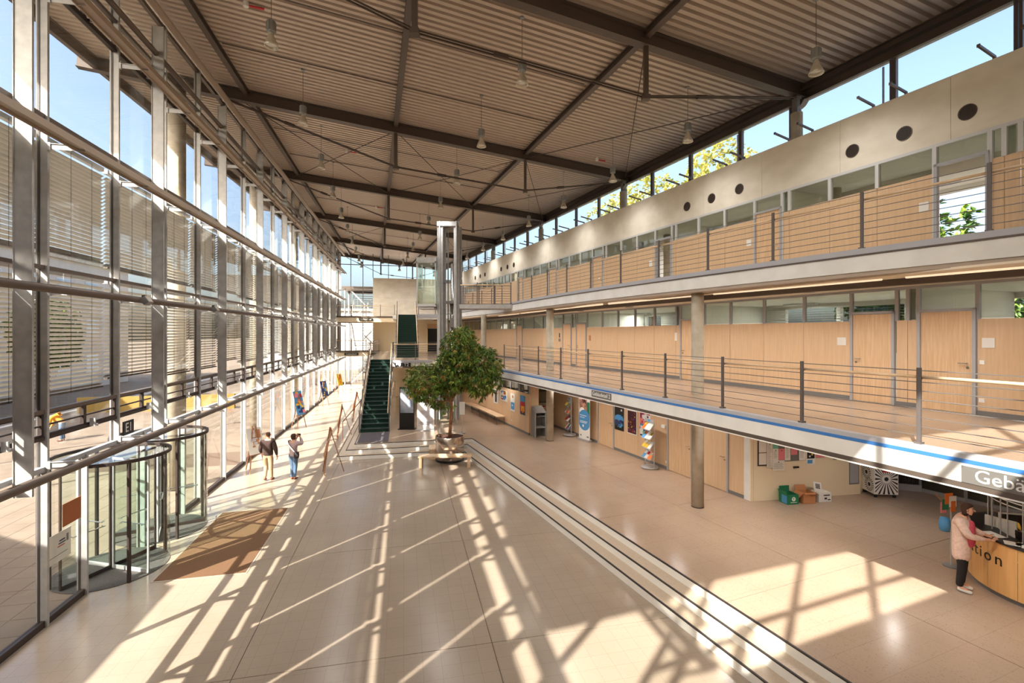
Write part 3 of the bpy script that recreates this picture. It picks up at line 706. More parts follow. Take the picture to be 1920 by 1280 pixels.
# grey kiosk terminal
k = root('kiosk', 'grey steel writing kiosk standing beside the end of the bench wall', 'kiosk', A.P(20.4,9.75,ZU), A.a)
for a in (9.6, 10.12): m = MB(); m.fbox(A, 20.15, 20.19, a-.02, a+.02, ZU, ZU+1.12); m.build('leg', M_['galv'], k)
m = MB()
for n in (9.6, 10.12):
    p = [(20.12,0),(20.6,0),(20.6,1.35),(20.12,1.12)]
    q = [A.P(s, n, ZU+z) for s, z in p]+[A.P(s, n+.02, ZU+z) for s, z in p]
    m.add(q, [(3,2,1,0),(4,5,6,7),(0,1,5,4),(1,2,6,5),(2,3,7,6),(3,0,4,7)])
m.fbox(A, 20.58, 20.6, 9.6, 10.14, ZU, ZU+1.35); m.build('side_panel', M_['grey'], k)
m = MB(); m.add([A.P(20.12,9.6,ZU+1.12),A.P(20.12,10.14,ZU+1.12),A.P(20.62,10.14,ZU+1.37),A.P(20.62,9.6,ZU+1.37)]+[A.P(20.12,9.6,ZU+1.15),A.P(20.12,10.14,ZU+1.15),A.P(20.62,10.14,ZU+1.40),A.P(20.62,9.6,ZU+1.40)], [(3,2,1,0),(4,5,6,7),(0,1,5,4),(1,2,6,5),(2,3,7,6),(3,0,4,7)]); m.build('sloping_top', M_['galv'], k)
MB().fbox(A, 20.14, 20.58, 9.62, 10.1, ZU+.42, ZU+.45).build('shelf', M_['galv'], k)
MB().fbox(A, 20.14, 20.58, 9.62, 10.1, ZU+.95, ZU+.97).build('shelf', M_['galv'], k)
# long bench against the wall
b = root('bench', 'long beech bench on thin steel legs against the wood wall', 'bench', A.P(26.4,9.25,ZU), A.a)
MB().fbox(A, 23.6, 29.4, 9.0, 9.5, ZU+.42, ZU+.46).build('seat', M_['rail'], b)
for s in (23.7,25.1,26.5,27.9,29.3):
    for n in (9.04,9.45): m = MB(); m.tube(A.P(s,n,ZU), A.P(s,n,ZU+.42), .014, 6); m.build('leg', M_['post'], b)
# art posters
def poster(label, s0, s1, z0, z1, n, base, shapes, fr=A, name='poster'):
    b = root(name, label, 'poster', fr.P((s0+s1)/2, n-.01, z0), fr.a)
    MB().fbox(fr, s0, s1, n-.012, n-.002, z0, z1).build('sheet', M_[base], b)
    by = {}
    for i, (a, c, zz0, zz1, mt) in enumerate(shapes):
        m = by.setdefault(mt, MB()); S = lambda t: s1-(s1-s0)*t; Z = lambda t: z0+(z1-z0)*t
        m.fbox(fr, S(c), S(a), n-.0125-.0006*(i+1), n-.011, Z(zz0), Z(zz1))
    for mt, m in by.items(): m.build('print', M_[mt], b)
    return b
rs = random.Random(3)
def blobs(cols, n, sz, x0=.03, x1=.97, z0=.03, z1=.97):
    out = []
    for i in range(n):
        w = sz*(.5+rs.random()); h = w*.6*(.5+rs.random()); x = x0+(x1-x0-w)*rs.random(); z = z0+(z1-z0-h)*rs.random(); out.append((x, x+w, z, z+h, rs.choice(cols)))
    return out
PN = N0-.002
poster('dark night poster with blue mountain and white moon on the wood wall', 16.2,16.82,1.38,2.33,PN,'black',[(.02,.98,.42,.56,'sky_card'),(.1,.9,.56,.62,'sky_card'),(.25,.7,.62,.66,'sky_card')]+blobs(['navy','sky_card','navy','grey'],34,.16,.03,.97,.12,.46)+[(.72,.86,.83,.91,'white')])
M_['mar'] = mat('maroon_print', srgb(84,34,44), .7, col2=srgb(56,24,34), scale=25)
M_['purple'] = mat('purple_print', srgb(110,60,130), .7)
poster('dark maroon textured poster, middle of three on the wood wall', 15.36,15.97,1.38,2.31,PN,'white',[(.05,.95,.03,.97,'mar')]+blobs(['red','mar','yellow','purple'],40,.05,.08,.92,.06,.94))
poster('colourful red and blue abstract poster behind the leaflet rack', 14.55,15.18,1.42,2.33,PN,'white',[(.03,.97,.5,.99,'red'),(.03,.97,.02,.5,'navy')]+blobs(['pink','purple','white','red','navy'],34,.22,.03,.97,.5,.97)+blobs(['green','sky_card','purple','mint','navy','white'],34,.22,.03,.97,.03,.52))
PB = NB-.002
poster('tall white poster with black figure on the wall above the bench', 24.78,25.5,1.45,2.23,PB,'white',[(.25,.72,.08,.92,'grey'),(.4,.62,.1,.9,'black'),(.3,.5,.6,.8,'white')])
poster('square white poster with blue and red brushwork above the bench', 23.5,24.45,1.72,2.30,PB,'white',blobs(['sky_card','navy','red','white','yellow','black'],26,.28,.08,.92,.1,.95))
poster('pale beige poster with light blue panel above the bench', 22.45,23.02,1.36,2.26,PB,'paper',[(.1,.9,.1,.5,'sky_card'),(.3,.6,.3,.36,'white'),(.35,.65,.75,.9,'cardb')])
poster('blue, red and yellow poster beside the grey kiosk', 21.2,21.8,1.37,2.3,PB,'sky_card',[(.03,.97,.02,.6,'red'),(.25,.85,.02,.45,'yellow'),(.1,.9,.5,.68,'red'),(.1,.95,.02,.18,'black'),(.4,.7,.1,.35,'orange')])
# roll-up banner and leaflet racks
ru = root('rollup_banner', 'white roll-up banner with blue circle and photo beside the wooden door', 'banner', A.P(18.75,11.35,ZU), A.a+.08)
bfr = Fr(A.a+.08); o_ = A.P(18.75,11.35); bs, bn = o_.dot(bfr.d), o_.dot(bfr.n)
m = MB(); m.fbox(bfr, bs-.43, bs+.43, bn-.1, bn+.1, ZU, ZU+.09); m.build('base', M_['alu'], ru)
MB().fbox(bfr, bs-.41, bs+.41, bn-.005, bn+.005, ZU+.09, ZU+2.1).build('sheet', M_['white'], ru)
MB().fbox(bfr, bs-.42, bs+.42, bn-.012, bn+.012, ZU+2.09, ZU+2.12).build('top_rail', M_['alu'], ru)
def disc(fr, s, n, z, r, mt, parent, name='print', zmin=None, n_=28):
    pts = []
    for i in range(n_):
        a = 2*math.pi*i/n_; pts.append((s+r*math.cos(a), z+r*math.sin(a)))
    m = MB(); m.add([fr.P(a, n, b) for a, b in pts], [tuple(range(n_-1,-1,-1))]); return m.build(name, M_[mt], parent)
def cdisc(fr, s, n, z, r, lim, mt, parent, n_=32):
    pts = [(min(max(s+r*math.cos(2*math.pi*i/n_), s-lim), s+lim), z+r*math.sin(2*math.pi*i/n_)) for i in range(n_)]
    m = MB(); m.add([fr.P(a, n, b) for a, b in pts], [tuple(range(n_-1,-1,-1))]); return m.build('print', M_[mt], parent)
MB().fbox(bfr, bs-.40, bs-.2, bn-.0065, bn-.0055, ZU+1.1, ZU+1.75).build('print', M_['green'], ru)
M_['photo'] = mat('skin_print', srgb(206,150,122), .7, col2=srgb(120,74,60), scale=5, ramp=(.4,.6))
MB().fbox(bfr, bs-.2, bs+.38, bn-.0065, bn-.0055, ZU+1.15, ZU+1.85).build('print', M_['photo'], ru)
disc(bfr, bs-.02, bn-.007, ZU+1.72, .12, 'mar', ru); disc(bfr, bs-.02, bn-.0075, ZU+1.62, .085, 'photo', ru)
disc(bfr, bs+.16, bn-.0078, ZU+1.28, .2, 'white', ru)
cdisc(bfr, bs, bn-.008, ZU+.92, .46, .40, 'sky_card', ru)
for i, (z, w) in enumerate(((1.12,.5),(1.03,.36),(.86,.56),(.8,.5))): MB().fbox(bfr, bs+.33-w, bs+.33, bn-.0095, bn-.009, ZU+z-.014, ZU+z+.014).build('print', M_['white'], ru)
disc(bfr, bs+.08, bn-.0095, ZU+.66, .06, 'white', ru)
for s, z, w in ((.26,.22,.1),(-.26,.2,.16)): MB().fbox(bfr, bs+s-w/2, bs+s+w/2, bn-.0065, bn-.0055, ZU+z-.03, ZU+z+.03).build('print', M_['grey'], ru)
def rack(label, s, n, rot, shelves, hgt=1.75, wdt=.56):
    fr = Fr(A.a+rot); p = A.P(s, n); s0, n0 = p.dot(fr.d), p.dot(fr.n)
    r = root('leaflet_rack', label, 'rack', (p.x,p.y,ZU), fr.a)
    m = MB(); m.lathe([(.0001,0),(.30,0),(.31,.02),(.29,.05),(.0001,.05)], (p.x,p.y,ZU+.02), 20); m.build('base', M_['galv'], r)
    for a in (-1, 1): m = MB(); m.tube(fr.P(s0+a*wdt/2,n0,ZU+.05), fr.P(s0+a*wdt/2,n0,ZU+hgt), .018, 8); m.build('upright', M_['alu'], r)
    MB().fbox(fr, s0-wdt/2, s0+wdt/2, n0-.02, n0+.02, ZU+hgt-.12, ZU+hgt).build('header', M_['alu'], r)
    MB().fbox(fr, s0-.07, s0+.07, n0-.023, n0-.02, ZU+hgt-.1, ZU+hgt-.02).build('header_print', M_['sky_card'], r)
    cols = ['white','navy','yellow','sky_card','red','paper','green','orange','white']
    for i, z in enumerate(shelves):
        q = [fr.P(s0+a, n0+b, ZU+z+c) for a, b, c in ((-wdt/2,-.17,0),(wdt/2,-.17,0),(wdt/2,.05,.24),(-wdt/2,.05,.24))]
        m = MB(); m.add(q+[x+V((0,0,-.012)) for x in q], [(0,3,2,1),(4,5,6,7),(0,1,5,4),(1,2,6,5),(2,3,7,6),(3,0,4,7)]); sh = m.build('tray', M_['alu'], r)
        for j in range(3):
            a0 = -wdt/2+.02+j*(wdt-.02)/3; a1 = a0+(wdt-.06)/3; c = rs.choice(cols)
            q = [fr.P(s0+a, n0+b, ZU+z+cc+.012) for a, b, cc in ((a0,-.165,.004),(a1,-.165,.004),(a1,.04,.228),(a0,.04,.228))]
            m = MB(); m.add(q+[x+V((0,0,.012)) for x in q], [(0,3,2,1),(4,5,6,7),(0,1,5,4),(1,2,6,5),(2,3,7,6),(3,0,4,7)])
            t = lambda u, v: q[0]*(1-u)*(1-v)+q[1]*u*(1-v)+q[2]*u*v+q[3]*(1-u)*v+V((0,0,.0135))
            m.add([t(.1,.5),t(.9,.5),t(.9,.9),t(.1,.9)], [(0,1,2,3)], 1)
            m.build('leaflet', [M_[c], M_[rs.choice(cols)]], sh)
    return r
rack('silver leaflet rack with four trays in front of the colourful poster', 14.05, 11.2, -.1, (.35,.72,1.05,1.38))
rack('narrow leaflet rack with four trays left of the roll-up banner', 20.0, 11.3, -.2, (.3,.7,1.05,1.4), 1.8, .5)
for (s, n, z, nm, lb) in ((13.7,N0,.77,'socket','white wall socket beside the wooden door near the leaflet rack'),(22.9,NB,.62+.25,'socket','white wall socket low on the wall under the beige poster')):
    t = MB().fbox(A, s-.04, s+.04, n-.012, n, z-.04, z+.04).build(nm, M_['white']); tag(t, lb, 'socket')
m = MB(); m.fbox(A, 13.72, 13.9, N0-.06, N0, 1.96, 2.07); t = m.build('wall_lamp', M_['white']); tag(t, 'small white lit wall box above the socket beside the leaflet rack', 'wall lamp')

# cream return wall with the notices
T = V((.98349,.18097,0)); PW = A.P(10.12,11.62); nrm = V((T.y,-T.x,0))     # nrm points to the camera
fT = Fr(math.atan2(-nrm.y,-nrm.x)); bs0, bn0 = PW.dot(fT.d), PW.dot(fT.n)
wc = root('wall_back', kind='structure', loc=(PW.x,PW.y,ZU))
def onw(w0, w1, z0, z1, d0, d1, name, mt, parent):
    p = [PW+T*w0+nrm*d0, PW+T*w1+nrm*d0, PW+T*w1+nrm*d1, PW+T*w0+nrm*d1]
    return MB().hexa([V((q.x,q.y,z0)) for q in p]+[V((q.x,q.y,z1)) for q in p]).build(name, M_[mt], parent)
onw(0, 3.66, ZU, ZS, -.15, 0, 'wall_panel', 'plaster', wc)
onw(3.28, 3.63, .82, 1.5, -.001, .004, 'niche', 'grey', wc); onw(3.31, 3.6, .86, 1.46, .004, .006, 'niche_plate', 'frame', wc)
for z in (1.895, 1.545):
    b = root('framed_notice', f'dark framed notice at the left edge of the cream wall, {"upper" if z > 1.8 else "lower"} of two', 'notice', PW+T*.37+V((0,0,z)))
    onw(.22, .52, z-.02, z+.37, .0, .02, 'frame', 'dark', b); onw(.25, .49, z+.015, z+.345, .02, .024, 'sheet', 'paper', b)
bd = root('notice_board', 'dark grey notice board on the cream wall covered with sheets', 'notice board', PW+T*1.2+V((0,0,1.6)))
onw(.72, 1.58, 1.62, 2.35, 0, .02, 'board', 'grey', bd)
for i, (w0,w1,z0,z1,c,lb) in enumerate(((.5,.69,1.46,2.19,'paper','tall white printed sheet left of the mint sheet'),(.69,.88,2.0,2.3,'mint','mint green sheet pinned at the top of the notice board'),(.69,.88,1.66,2.0,'paper','white sheet pinned below the mint green sheet'),(.69,1.08,1.36,1.66,'paper','wide white sheet hanging below the notice board'),(.88,1.08,1.67,1.99,'pink','pink sheet at the middle of the notice board'),(1.08,1.27,1.65,2.2,'paper','white sheet between two pink sheets on the notice board'),(1.28,1.5,1.8,2.1,'pink','pink sheet at the right edge of the notice board'),(1.55,1.77,1.63,2.04,'white','white sheet on bare wall right of the notice board'),(2.12,2.42,1.68,2.0,'pink','pink sheet on bare wall right of the photo flyer'),(2.46,2.78,1.72,1.9,'red','red sheet at the right end of the cream wall'))):
    o = onw(w0+.004, w1-.004, z0, z1, .021+.001*i, .024+.001*i, 'notice_sheet', c, None); tag(o, lb, 'notice', 'sheets pinned on the cream wall')
    q = onw((w0+w1)/2-.012, (w0+w1)/2+.012, z1-.06, z1-.036, .024+.001*i, .034+.001*i, 'pin', 'black', o)
    if c in ('paper','white'):
        m = MB()
        for r in range(int((z1-z0-.1)/.035)):
            zz = z1-.09-r*.035; a = PW+T*(w0+.03)+nrm*(.0245+.001*i); c2 = PW+T*(w1-.03-.05*rs.random())+nrm*(.0245+.001*i)
            m.add([V((a.x,a.y,zz)),V((c2.x,c2.y,zz)),V((c2.x,c2.y,zz+.008)),V((a.x,a.y,zz+.008))], [(0,1,2,3)])
        m.build('print_lines', M_['grey'], o)
b = root('flyer', 'photo flyer with dark pictures and blue foot on the cream wall', 'flyer', PW+T*1.96+V((0,0,1.48)))
onw(1.82, 2.11, 1.48, 1.96, .004, .008, 'sheet', 'white', b); onw(1.84, 2.09, 1.66, 1.95, .008, .0095, 'print', 'black', b); onw(1.85, 2.02, 1.52, 1.62, .008, .0095, 'print', 'sky_card', b)
for w, z, c in ((1.86,1.86,'green'),(1.98,1.75,'yellow'),(1.9,1.7,'white'),(2.02,1.88,'white')): onw(w, w+.06, z, z+.05, .0095, .0105, 'print', c, b)
t = onw(1.38, 1.55, 1.41, 1.46, 0, .04, 'wall_tray', 'black', None); tag(t, 'small black tray on the cream wall below the notice board', 'tray')
t = onw(2.72, 2.8, 1.6, 1.72, 0, .06, 'dispenser', 'grey', None); tag(t, 'small grey box below the red sheet on the cream wall', 'box')
# boxes on the floor
def carton(label, mt, c, sz, rz, flaps, name='carton', deco=None):
    b = root(name, label, 'box', (c[0],c[1],ZU), rz); x, y, z = sz; Mx = Matrix.Translation((c[0],c[1],ZU)) @ Matrix.Rotation(rz,4,'Z')
    t = .012; m = MB()
    for cc, ss in (((0,0,t/2),(x,y,t)),((-x/2+t/2,0,z/2),(t,y,z)),((x/2-t/2,0,z/2),(t,y,z)),((0,-y/2+t/2,z/2),(x-2*t,t,z)),((0,y/2-t/2,z/2),(x-2*t,t,z))): m.box(None, ss, M=Mx @ Matrix.Translation(cc))
    m.build('body', M_[mt], b)
    for (sx, sy, ang, l) in flaps:
        if sx: Mf = Mx @ Matrix.Translation((sx*x/2,0,z)) @ Matrix.Rotation(sx*ang,4,'Y') @ Matrix.Translation((0,0,l/2)); m = MB().box(None,(t*.5,y*.96,l),M=Mf)
        else: Mf = Mx @ Matrix.Translation((0,sy*y/2,z)) @ Matrix.Rotation(-sy*ang,4,'X') @ Matrix.Translation((0,0,l/2)); m = MB().box(None,(x*.9,t*.5,l),M=Mf)
        m.build('flap', M_[mt], b)
    return b, Mx
b, Mx = carton('green and blue carton with white logo on the floor by the cream wall', 'green', (7.86,13.74), (.36,.34,.27), .18, [(0,1,.05,.16),(-1,0,.3,.1)])
MB().box(None, (.003,.2,.22), M=Mx @ Matrix.Translation((-.182,-.05,.13))).build('print', M_['sky_card'], b)
MB().lathe([(.0001,-.171),(.055,-.171)], n=16, close=False); m = MB()
m.add([Mx @ V((.02+.06*math.cos(a*.3927),-.172,.15+.06*math.sin(a*.3927))) for a in range(16)], [tuple(range(16))]); m.build('logo', M_['white'], b)
m = MB(); m.add([Mx @ V(p) for p in ((.0,-.173,.12),(.015,-.173,.12),(.045,-.173,.18),(.03,-.173,.18))], [(0,1,2,3)]); m.add([Mx @ V(p) for p in ((-.012,-.173,.17),(.02,-.173,.19),(.03,-.173,.18),(.0,-.173,.155))], [(0,1,2,3)]); m.build('logo_mark', M_['green'], b)
MB().box(None, (.2,.003,.014), M=Mx @ Matrix.Translation((.02,-.172,.055))).build('print', M_['white'], b)
b, Mx = carton('open brown cardboard carton between the green carton and the white carton', 'cardb', (8.37,13.80), (.36,.34,.3), .12, [(0,-1,2.0,.06),(-1,0,2.3,.17),(1,0,2.1,.15),(0,1,.5,.14)])
b, Mx = carton('white carton with black print beside the brown cardboard carton', 'white', (8.9,13.93), (.4,.3,.25), .16, [])
MB().box(None, (.4,.3,.01), M=Mx @ Matrix.Translation((0,0,.255))).build('lid', M_['white'], b)
for x, z, w, h in ((.05,.19,.2,.03),(.02,.1,.08,.05),(.13,.06,.09,.03)): MB().box(None, (w,.003,h), M=Mx @ Matrix.Translation((x,-.151,z))).build('print', M_['black'], b)
c = root('card_sign', 'white tilted card with black print standing on the white carton', 'sign', (8.82,13.9,ZU+.262), .3)
Mc = Matrix.Translation((8.80,13.9,ZU+.262)) @ Matrix.Rotation(.25,4,'Z') @ Matrix.Rotation(-.35,4,'X') @ Matrix.Rotation(.2,4,'Y')
MB().box(None, (.26,.01,.26), M=Mc @ Matrix.Translation((0,0,.13))).build('card', M_['white'], c); 
for q in range(4): MB().box(None, (.15,.003,.022), M=Mc @ Matrix.Translation((0,-.007,.09+q*.035))).build('print', M_['black'], c)
# white drum cart with black sunburst rings
ct = root('cart', 'white wheeled box with black sunburst patterns and red top', 'cart', (10.95,14.42,ZU), -.08)
Mc = Matrix.Translation((10.95,14.42,ZU)) @ Matrix.Rotation(-.08,4,'Z')
MB().box(None, (.66,.62,.86), M=Mc @ Matrix.Translation((0,0,.53))).build('body', M_['white'], ct)
MB().box(None, (.72,.68,.05), M=Mc @ Matrix.Translation((0,0,.985))).build('lid', M_['white'], ct)
MB().box(None, (.5,.48,.1), M=Mc @ Matrix.Translation((0,.03,1.06))).build('red_top', M_['red'], ct)
for x in (-.26,.26):
    for y in (-.24,.24): MB().lathe([(.0001,0),(.045,0),(.05,.05),(.03,.1),(.0001,.1)], Mc @ V((x,y,0)), 10).build('wheel', M_['black'], ct)
def burst(face, cx, cz, r0, r1, n):
    m = MB()
    for i in range(n):
        a = 2*math.pi*i/n; w = .42*math.pi/n; pts = []
        for r, ww in ((r0, w*.8), (r1, w)):
            for sg in (-1, 1):
                h = cx+r*math.cos(a+sg*ww); v = cz+r*math.sin(a+sg*ww)
                h = min(max(h,-.31),.31); v = min(max(v,.11),.95); pts.append((h, v))
        P3 = [(h,-.312,v) if face == 0 else (-.332,-h,v) for h, v in pts]
        m.add([Mc @ V(p) for p in P3], [(0,1,3,2)])
    P3 = [(cx+.06*math.cos(i*.5236), cz+.06*math.sin(i*.5236)) for i in range(12)]
    m.add([Mc @ V((h,-.313,v) if face == 0 else (-.333,-h,v)) for h, v in P3], [tuple(range(12))]); m.build('sunburst', M_['black'], ct)
burst(0,.0,.55,.12,.5,22); burst(1,-.05,.66,.09,.2,18); burst(1,.08,.33,.09,.2,18)
MB().box(None, (.2,.006,.14), M=Mc @ Matrix.Translation((0,-.314,.82))).build('red_label', M_['red'], ct)
# dark glazed entrance behind, grille panel, floor mat
wg = root('wall_back', kind='structure', loc=(12,15,ZU))
pts = [V((11.15,15.15,0)),V((12.42,14.72,0)),V((12.95,13.8,0)),V((13.6,12.7,0)),V((14.3,11.5,0)),V((15,10.2,0)),V((15.7,8.8,0)),V((16.4,7.0,0))]
m = MB()
for i in range(26):
    p = pts[0]+(pts[1]-pts[0])*(i/26); m.box((p.x,p.y,(ZU+ZS)/2), (.03,.07,ZS-ZU), -.35)
m.build('grille_bar', M_['dark'], wg); MB().bar(pts[0]+V((0,.1,ZU+1.4)), pts[1]+V((0,.1,ZU+1.4)), .05, 2.8).build('grille_back', M_['grey'], wg)
MB().bar(pts[0]+V((0,-.05,ZU+.1)), pts[1]+V((0,-.05,ZU+.1)), .05, .2).build('skirting', M_['frame'], wg)
MB().bar(V((10.40,14.52,ZU+1.42)), pts[0]+V((0,.1,ZU+1.42)), .1, 2.84).build('wall_panel', M_['plaster'], wg)
for i in range(0, len(pts)-1): MB().bar(pts[i]+V((0,0,ZS+.01)), pts[i+1]+V((0,0,ZS+.01)), .2, .16).build('head_panel', M_['soffit'], wg)
for i in range(1, len(pts)-1):
    a, b = pts[i], pts[i+1]; z = V((0,0,1))
    MB().bar(a+z*(ZU+1.4), b+z*(ZU+1.4), .012, 2.7).build('glass_pane', M_['glassd'], wg)
    m = MB(); m.bar(a+z*ZU, a+z*ZS, .06, .06); m.bar(a+z*(ZU+.05), b+z*(ZU+.05), .06, .1); m.bar(a+z*(ZS-.1), b+z*(ZS-.1), .06, .1); m.build('door_frame', M_['frame'], wg)
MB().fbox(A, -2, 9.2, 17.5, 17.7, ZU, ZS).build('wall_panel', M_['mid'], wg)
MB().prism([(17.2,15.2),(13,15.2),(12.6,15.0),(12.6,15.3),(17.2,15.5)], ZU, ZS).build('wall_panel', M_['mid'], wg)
t = MB().prism([(11.55,12.6),(12.2,12.95),(12.45,12.5),(11.8,12.15)], ZU, ZU+.012).build('door_mat', M_['black']); tag(t, 'small black mat on the floor behind the standing woman', 'mat')

# ================================================================== INFORMATION DESK
DC = V((10.2,8.85,0)); DR = 1.36
dk = root('information_desk', 'round beech information desk with black lettering and glass screen', 'desk', (DC.x,DC.y,ZU))
m = MB(); a0, a1 = R(90), R(300)
m.lathe([(DR-.05,ZU),(DR-.05,ZU+.09)], DC, 40, a0=a0, a1=a1); m.build('plinth', M_['grey'], dk)
np_ = 10
for i in range(np_):
    b0, b1 = a0+(a1-a0)*i/np_, a0+(a1-a0)*(i+1)/np_
    m = MB(); m.lathe([(DR-.03,ZU+.09),(DR,ZU+.09),(DR,ZU+1.0),(DR-.03,ZU+1.0)], DC, 6, a0=b0+.002, a1=b1-.002); m.build('front_panel', M_['desk'], dk, False)
m = MB(); m.lathe([(DR-.42,ZU+1.0),(DR+.03,ZU+1.0),(DR+.03,ZU+1.035),(DR-.42,ZU+1.035),(DR-.42,ZU+1.0)], DC, 40, a0=a0, a1=a1); m.build('counter_top', M_['black'], dk)
m = MB(); m.lathe([(DR-.75,ZU+.72),(DR-.1,ZU+.72),(DR-.1,ZU+.75),(DR-.75,ZU+.75),(DR-.75,ZU+.72)], DC, 40, a0=a0, a1=a1); m.build('work_top', M_['rail'], dk)
wd = 'Information'; wdt = {'I':.07,'n':.155,'f':.09,'o':.16,'r':.10,'m':.235,'a':.14,'t':.09,'i':.065}
tot = [wdt[c]+.05 for c in wd]; pos = R(180)+R(7)       # right end of the word, angles run with the desk
ang = pos-sum(tot)/DR
for c, w in zip(wd, tot):
    a = ang+w/2/DR; ang += w/DR
    p = DC+V((math.cos(a),math.sin(a),0))*(DR+.002); rt = V((-math.sin(a),math.cos(a),0))
    text(dk, 'letter', c, .30, (p.x,p.y,ZU+.68), rt, UP, M_['black'], .003)
# curved glass screen on slim posts behind the desk
gs = root('glass_screen', 'curved glass screen with white bands behind the information desk', 'screen', (DC.x,DC.y,ZU))
G1, G2 = R(118), R(262)
for i in range(8):
    b0 = G1+(G2-G1)*i/8; b1 = G1+(G2-G1)*(i+1)/8
    m = MB(); m.lathe([(DR-.3,ZU+1.04),(DR-.3,ZU+2.6)], DC, 5, a0=b0+.006, a1=b1-.006); m.build('glass_pane', M_['glass'], gs)
for a in (118,136,154,168,176,190,208,226,244,262):
    p = DC+V((math.cos(R(a)),math.sin(R(a)),0))*(DR-.3); m = MB(); m.tube(p+V((0,0,ZU+1.036)), p+V((0,0,ZU+2.62)), .010, 8); m.build('post', M_['alu'], gs)
for z in (1.62,1.70):
    m = MB(); m.lathe([(DR-.305,ZU+z),(DR-.305,ZU+z+.022)], DC, 40, a0=G1, a1=G2); m.build('white_band', M_['white'], gs)
def monitor(c, rz, label):
    b = root('monitor', label, 'monitor', c, rz); Mx = at(c, rz)
    MB().box(None,(.22,.16,.015),M=Mx @ Matrix.Translation((0,0,.008))).build('foot', M_['black'], b)
    MB().box(None,(.04,.03,.12),M=Mx @ Matrix.Translation((0,.02,.07))).build('stand', M_['black'], b)
    MB().box(None,(.46,.045,.36),M=Mx @ Matrix.Translation((0,0,.3))).build('casing', M_['paper'], b)
    MB().box(None,(.40,.004,.30),M=Mx @ Matrix.Translation((0,-.024,.31))).build('screen', M_['black'], b)
monitor(DC+V((-.75,.5,ZU+.75)), R(115), 'cream monitor turned edge-on behind the standing woman')
monitor(DC+V((-.25,.75,ZU+.75)), R(-15), 'cream monitor with black screen on the desk right of the glass posts')
def officechair(c, rz, label):
    b = root('office_chair', label, 'chair', c, rz); Mx = at(c, rz)
    m = MB()
    for i in range(5): a = i*1.2566; m.bar(Mx @ V((0,0,.09)), Mx @ V((.28*math.cos(a),.28*math.sin(a),.05)), .04, .03)
    m.tube(Mx @ V((0,0,.08)), Mx @ V((0,0,.42)), .028, 8); m.build('base', M_['black'], b)
    MB().lathe([(.0001,.42),(.22,.42),(.25,.46),(.22,.5),(.0001,.5)], Mx @ V((0,0,0)), 16).build('seat', M_['black'], b, True)
    m = MB()
    for i in range(6):
        w = .2-.02*abs(i-2); m.box(None,(2*w,.05,.1),M=Mx @ Matrix.Translation((0,.2+.02*i,.6+.1*i)))
    m.build('backrest', M_['black'], b)
officechair(DC+V((-.55,-.05,ZU)), R(80), 'black office chair inside the information desk')
MB().lathe([(.0001,0),(.05,0),(.07,.02),(.0001,.03)], DC+V((-.75,.18,ZU+1.2)), 8).build('flower', M_['yellow'])
D.objects['flower'].rotation_euler = (R(80),0,R(60)); tag(D.objects['flower'], 'small yellow flower ornament behind the glass screen of the desk', 'flower')
for i, (a, r, mt, rz, lb) in enumerate(((196,1.12,'paper',.3,'printed sheet lying on the dark desk counter near the lettering'),(203,1.2,'white',-.1,'white magazine stack at the right edge of the desk counter'),(190,1.22,'paper',.7,'brochure lying on the dark counter above the letter n'),(170,1.2,'white',.2,'white paper sheet under the woman’s hands on the counter'))):
    p = DC+V((math.cos(R(a)),math.sin(R(a)),0))*r
    h = .05 if i == 1 else .004
    o = MB().box((p.x,p.y,ZU+1.036+h/2), (.21,.3,h), R(a)+rz).build('paper_sheet', M_[mt]); tag(o, lb, 'paper')
# leaflet stand with a blue bag behind the woman
ls = root('leaflet_stand', 'small leaflet stand with orange and green leaflets behind the woman', 'stand', (9.06,9.98,ZU))
MB().lathe([(.0001,0),(.14,0),(.14,.02),(.0001,.02)], (9.06,9.98,ZU), 14).build('foot', M_['grey'], ls)
m = MB(); m.tube((9.06,9.98,ZU+.02), (9.06,9.98,ZU+1.2), .014, 8); m.build('pole', M_['alu'], ls)
m = MB(); 
for i in range(10):
    t0, t1 = i/10*1.5, (i+1)/10*1.5
    f = lambda t: V((8.86+.05*math.sin(t*2)-.16+.2*t, 9.95, ZU+1.5-.28*math.sin(t)))
    m.tube(f(t0), f(t1), .014, 6)
m.build('basket_rim', M_['bark'], ls)
for dx, z, mt, w in ((-.05,1.42,'orange',.2),(.03,1.36,'white',.18),(-.12,1.30,'green',.16),(-.16,1.24,'pink',.14),(.04,1.26,'orange',.12)):
    MB().box((9.0+dx,9.92-z*.01,ZU+z), (w,.008,.22), .2).build('leaflet', M_[mt], ls)
bg_ = MB(); bg_.lathe([(.0001,0),(.08,.02),(.1,.15),(.08,.28),(.0001,.3)], (8.86,9.9,ZU+.75), 12); bg_ = bg_.build('bag', M_['sky_card'], smooth=True); tag(bg_, 'blue bag hanging on the leaflet stand behind the woman', 'bag')

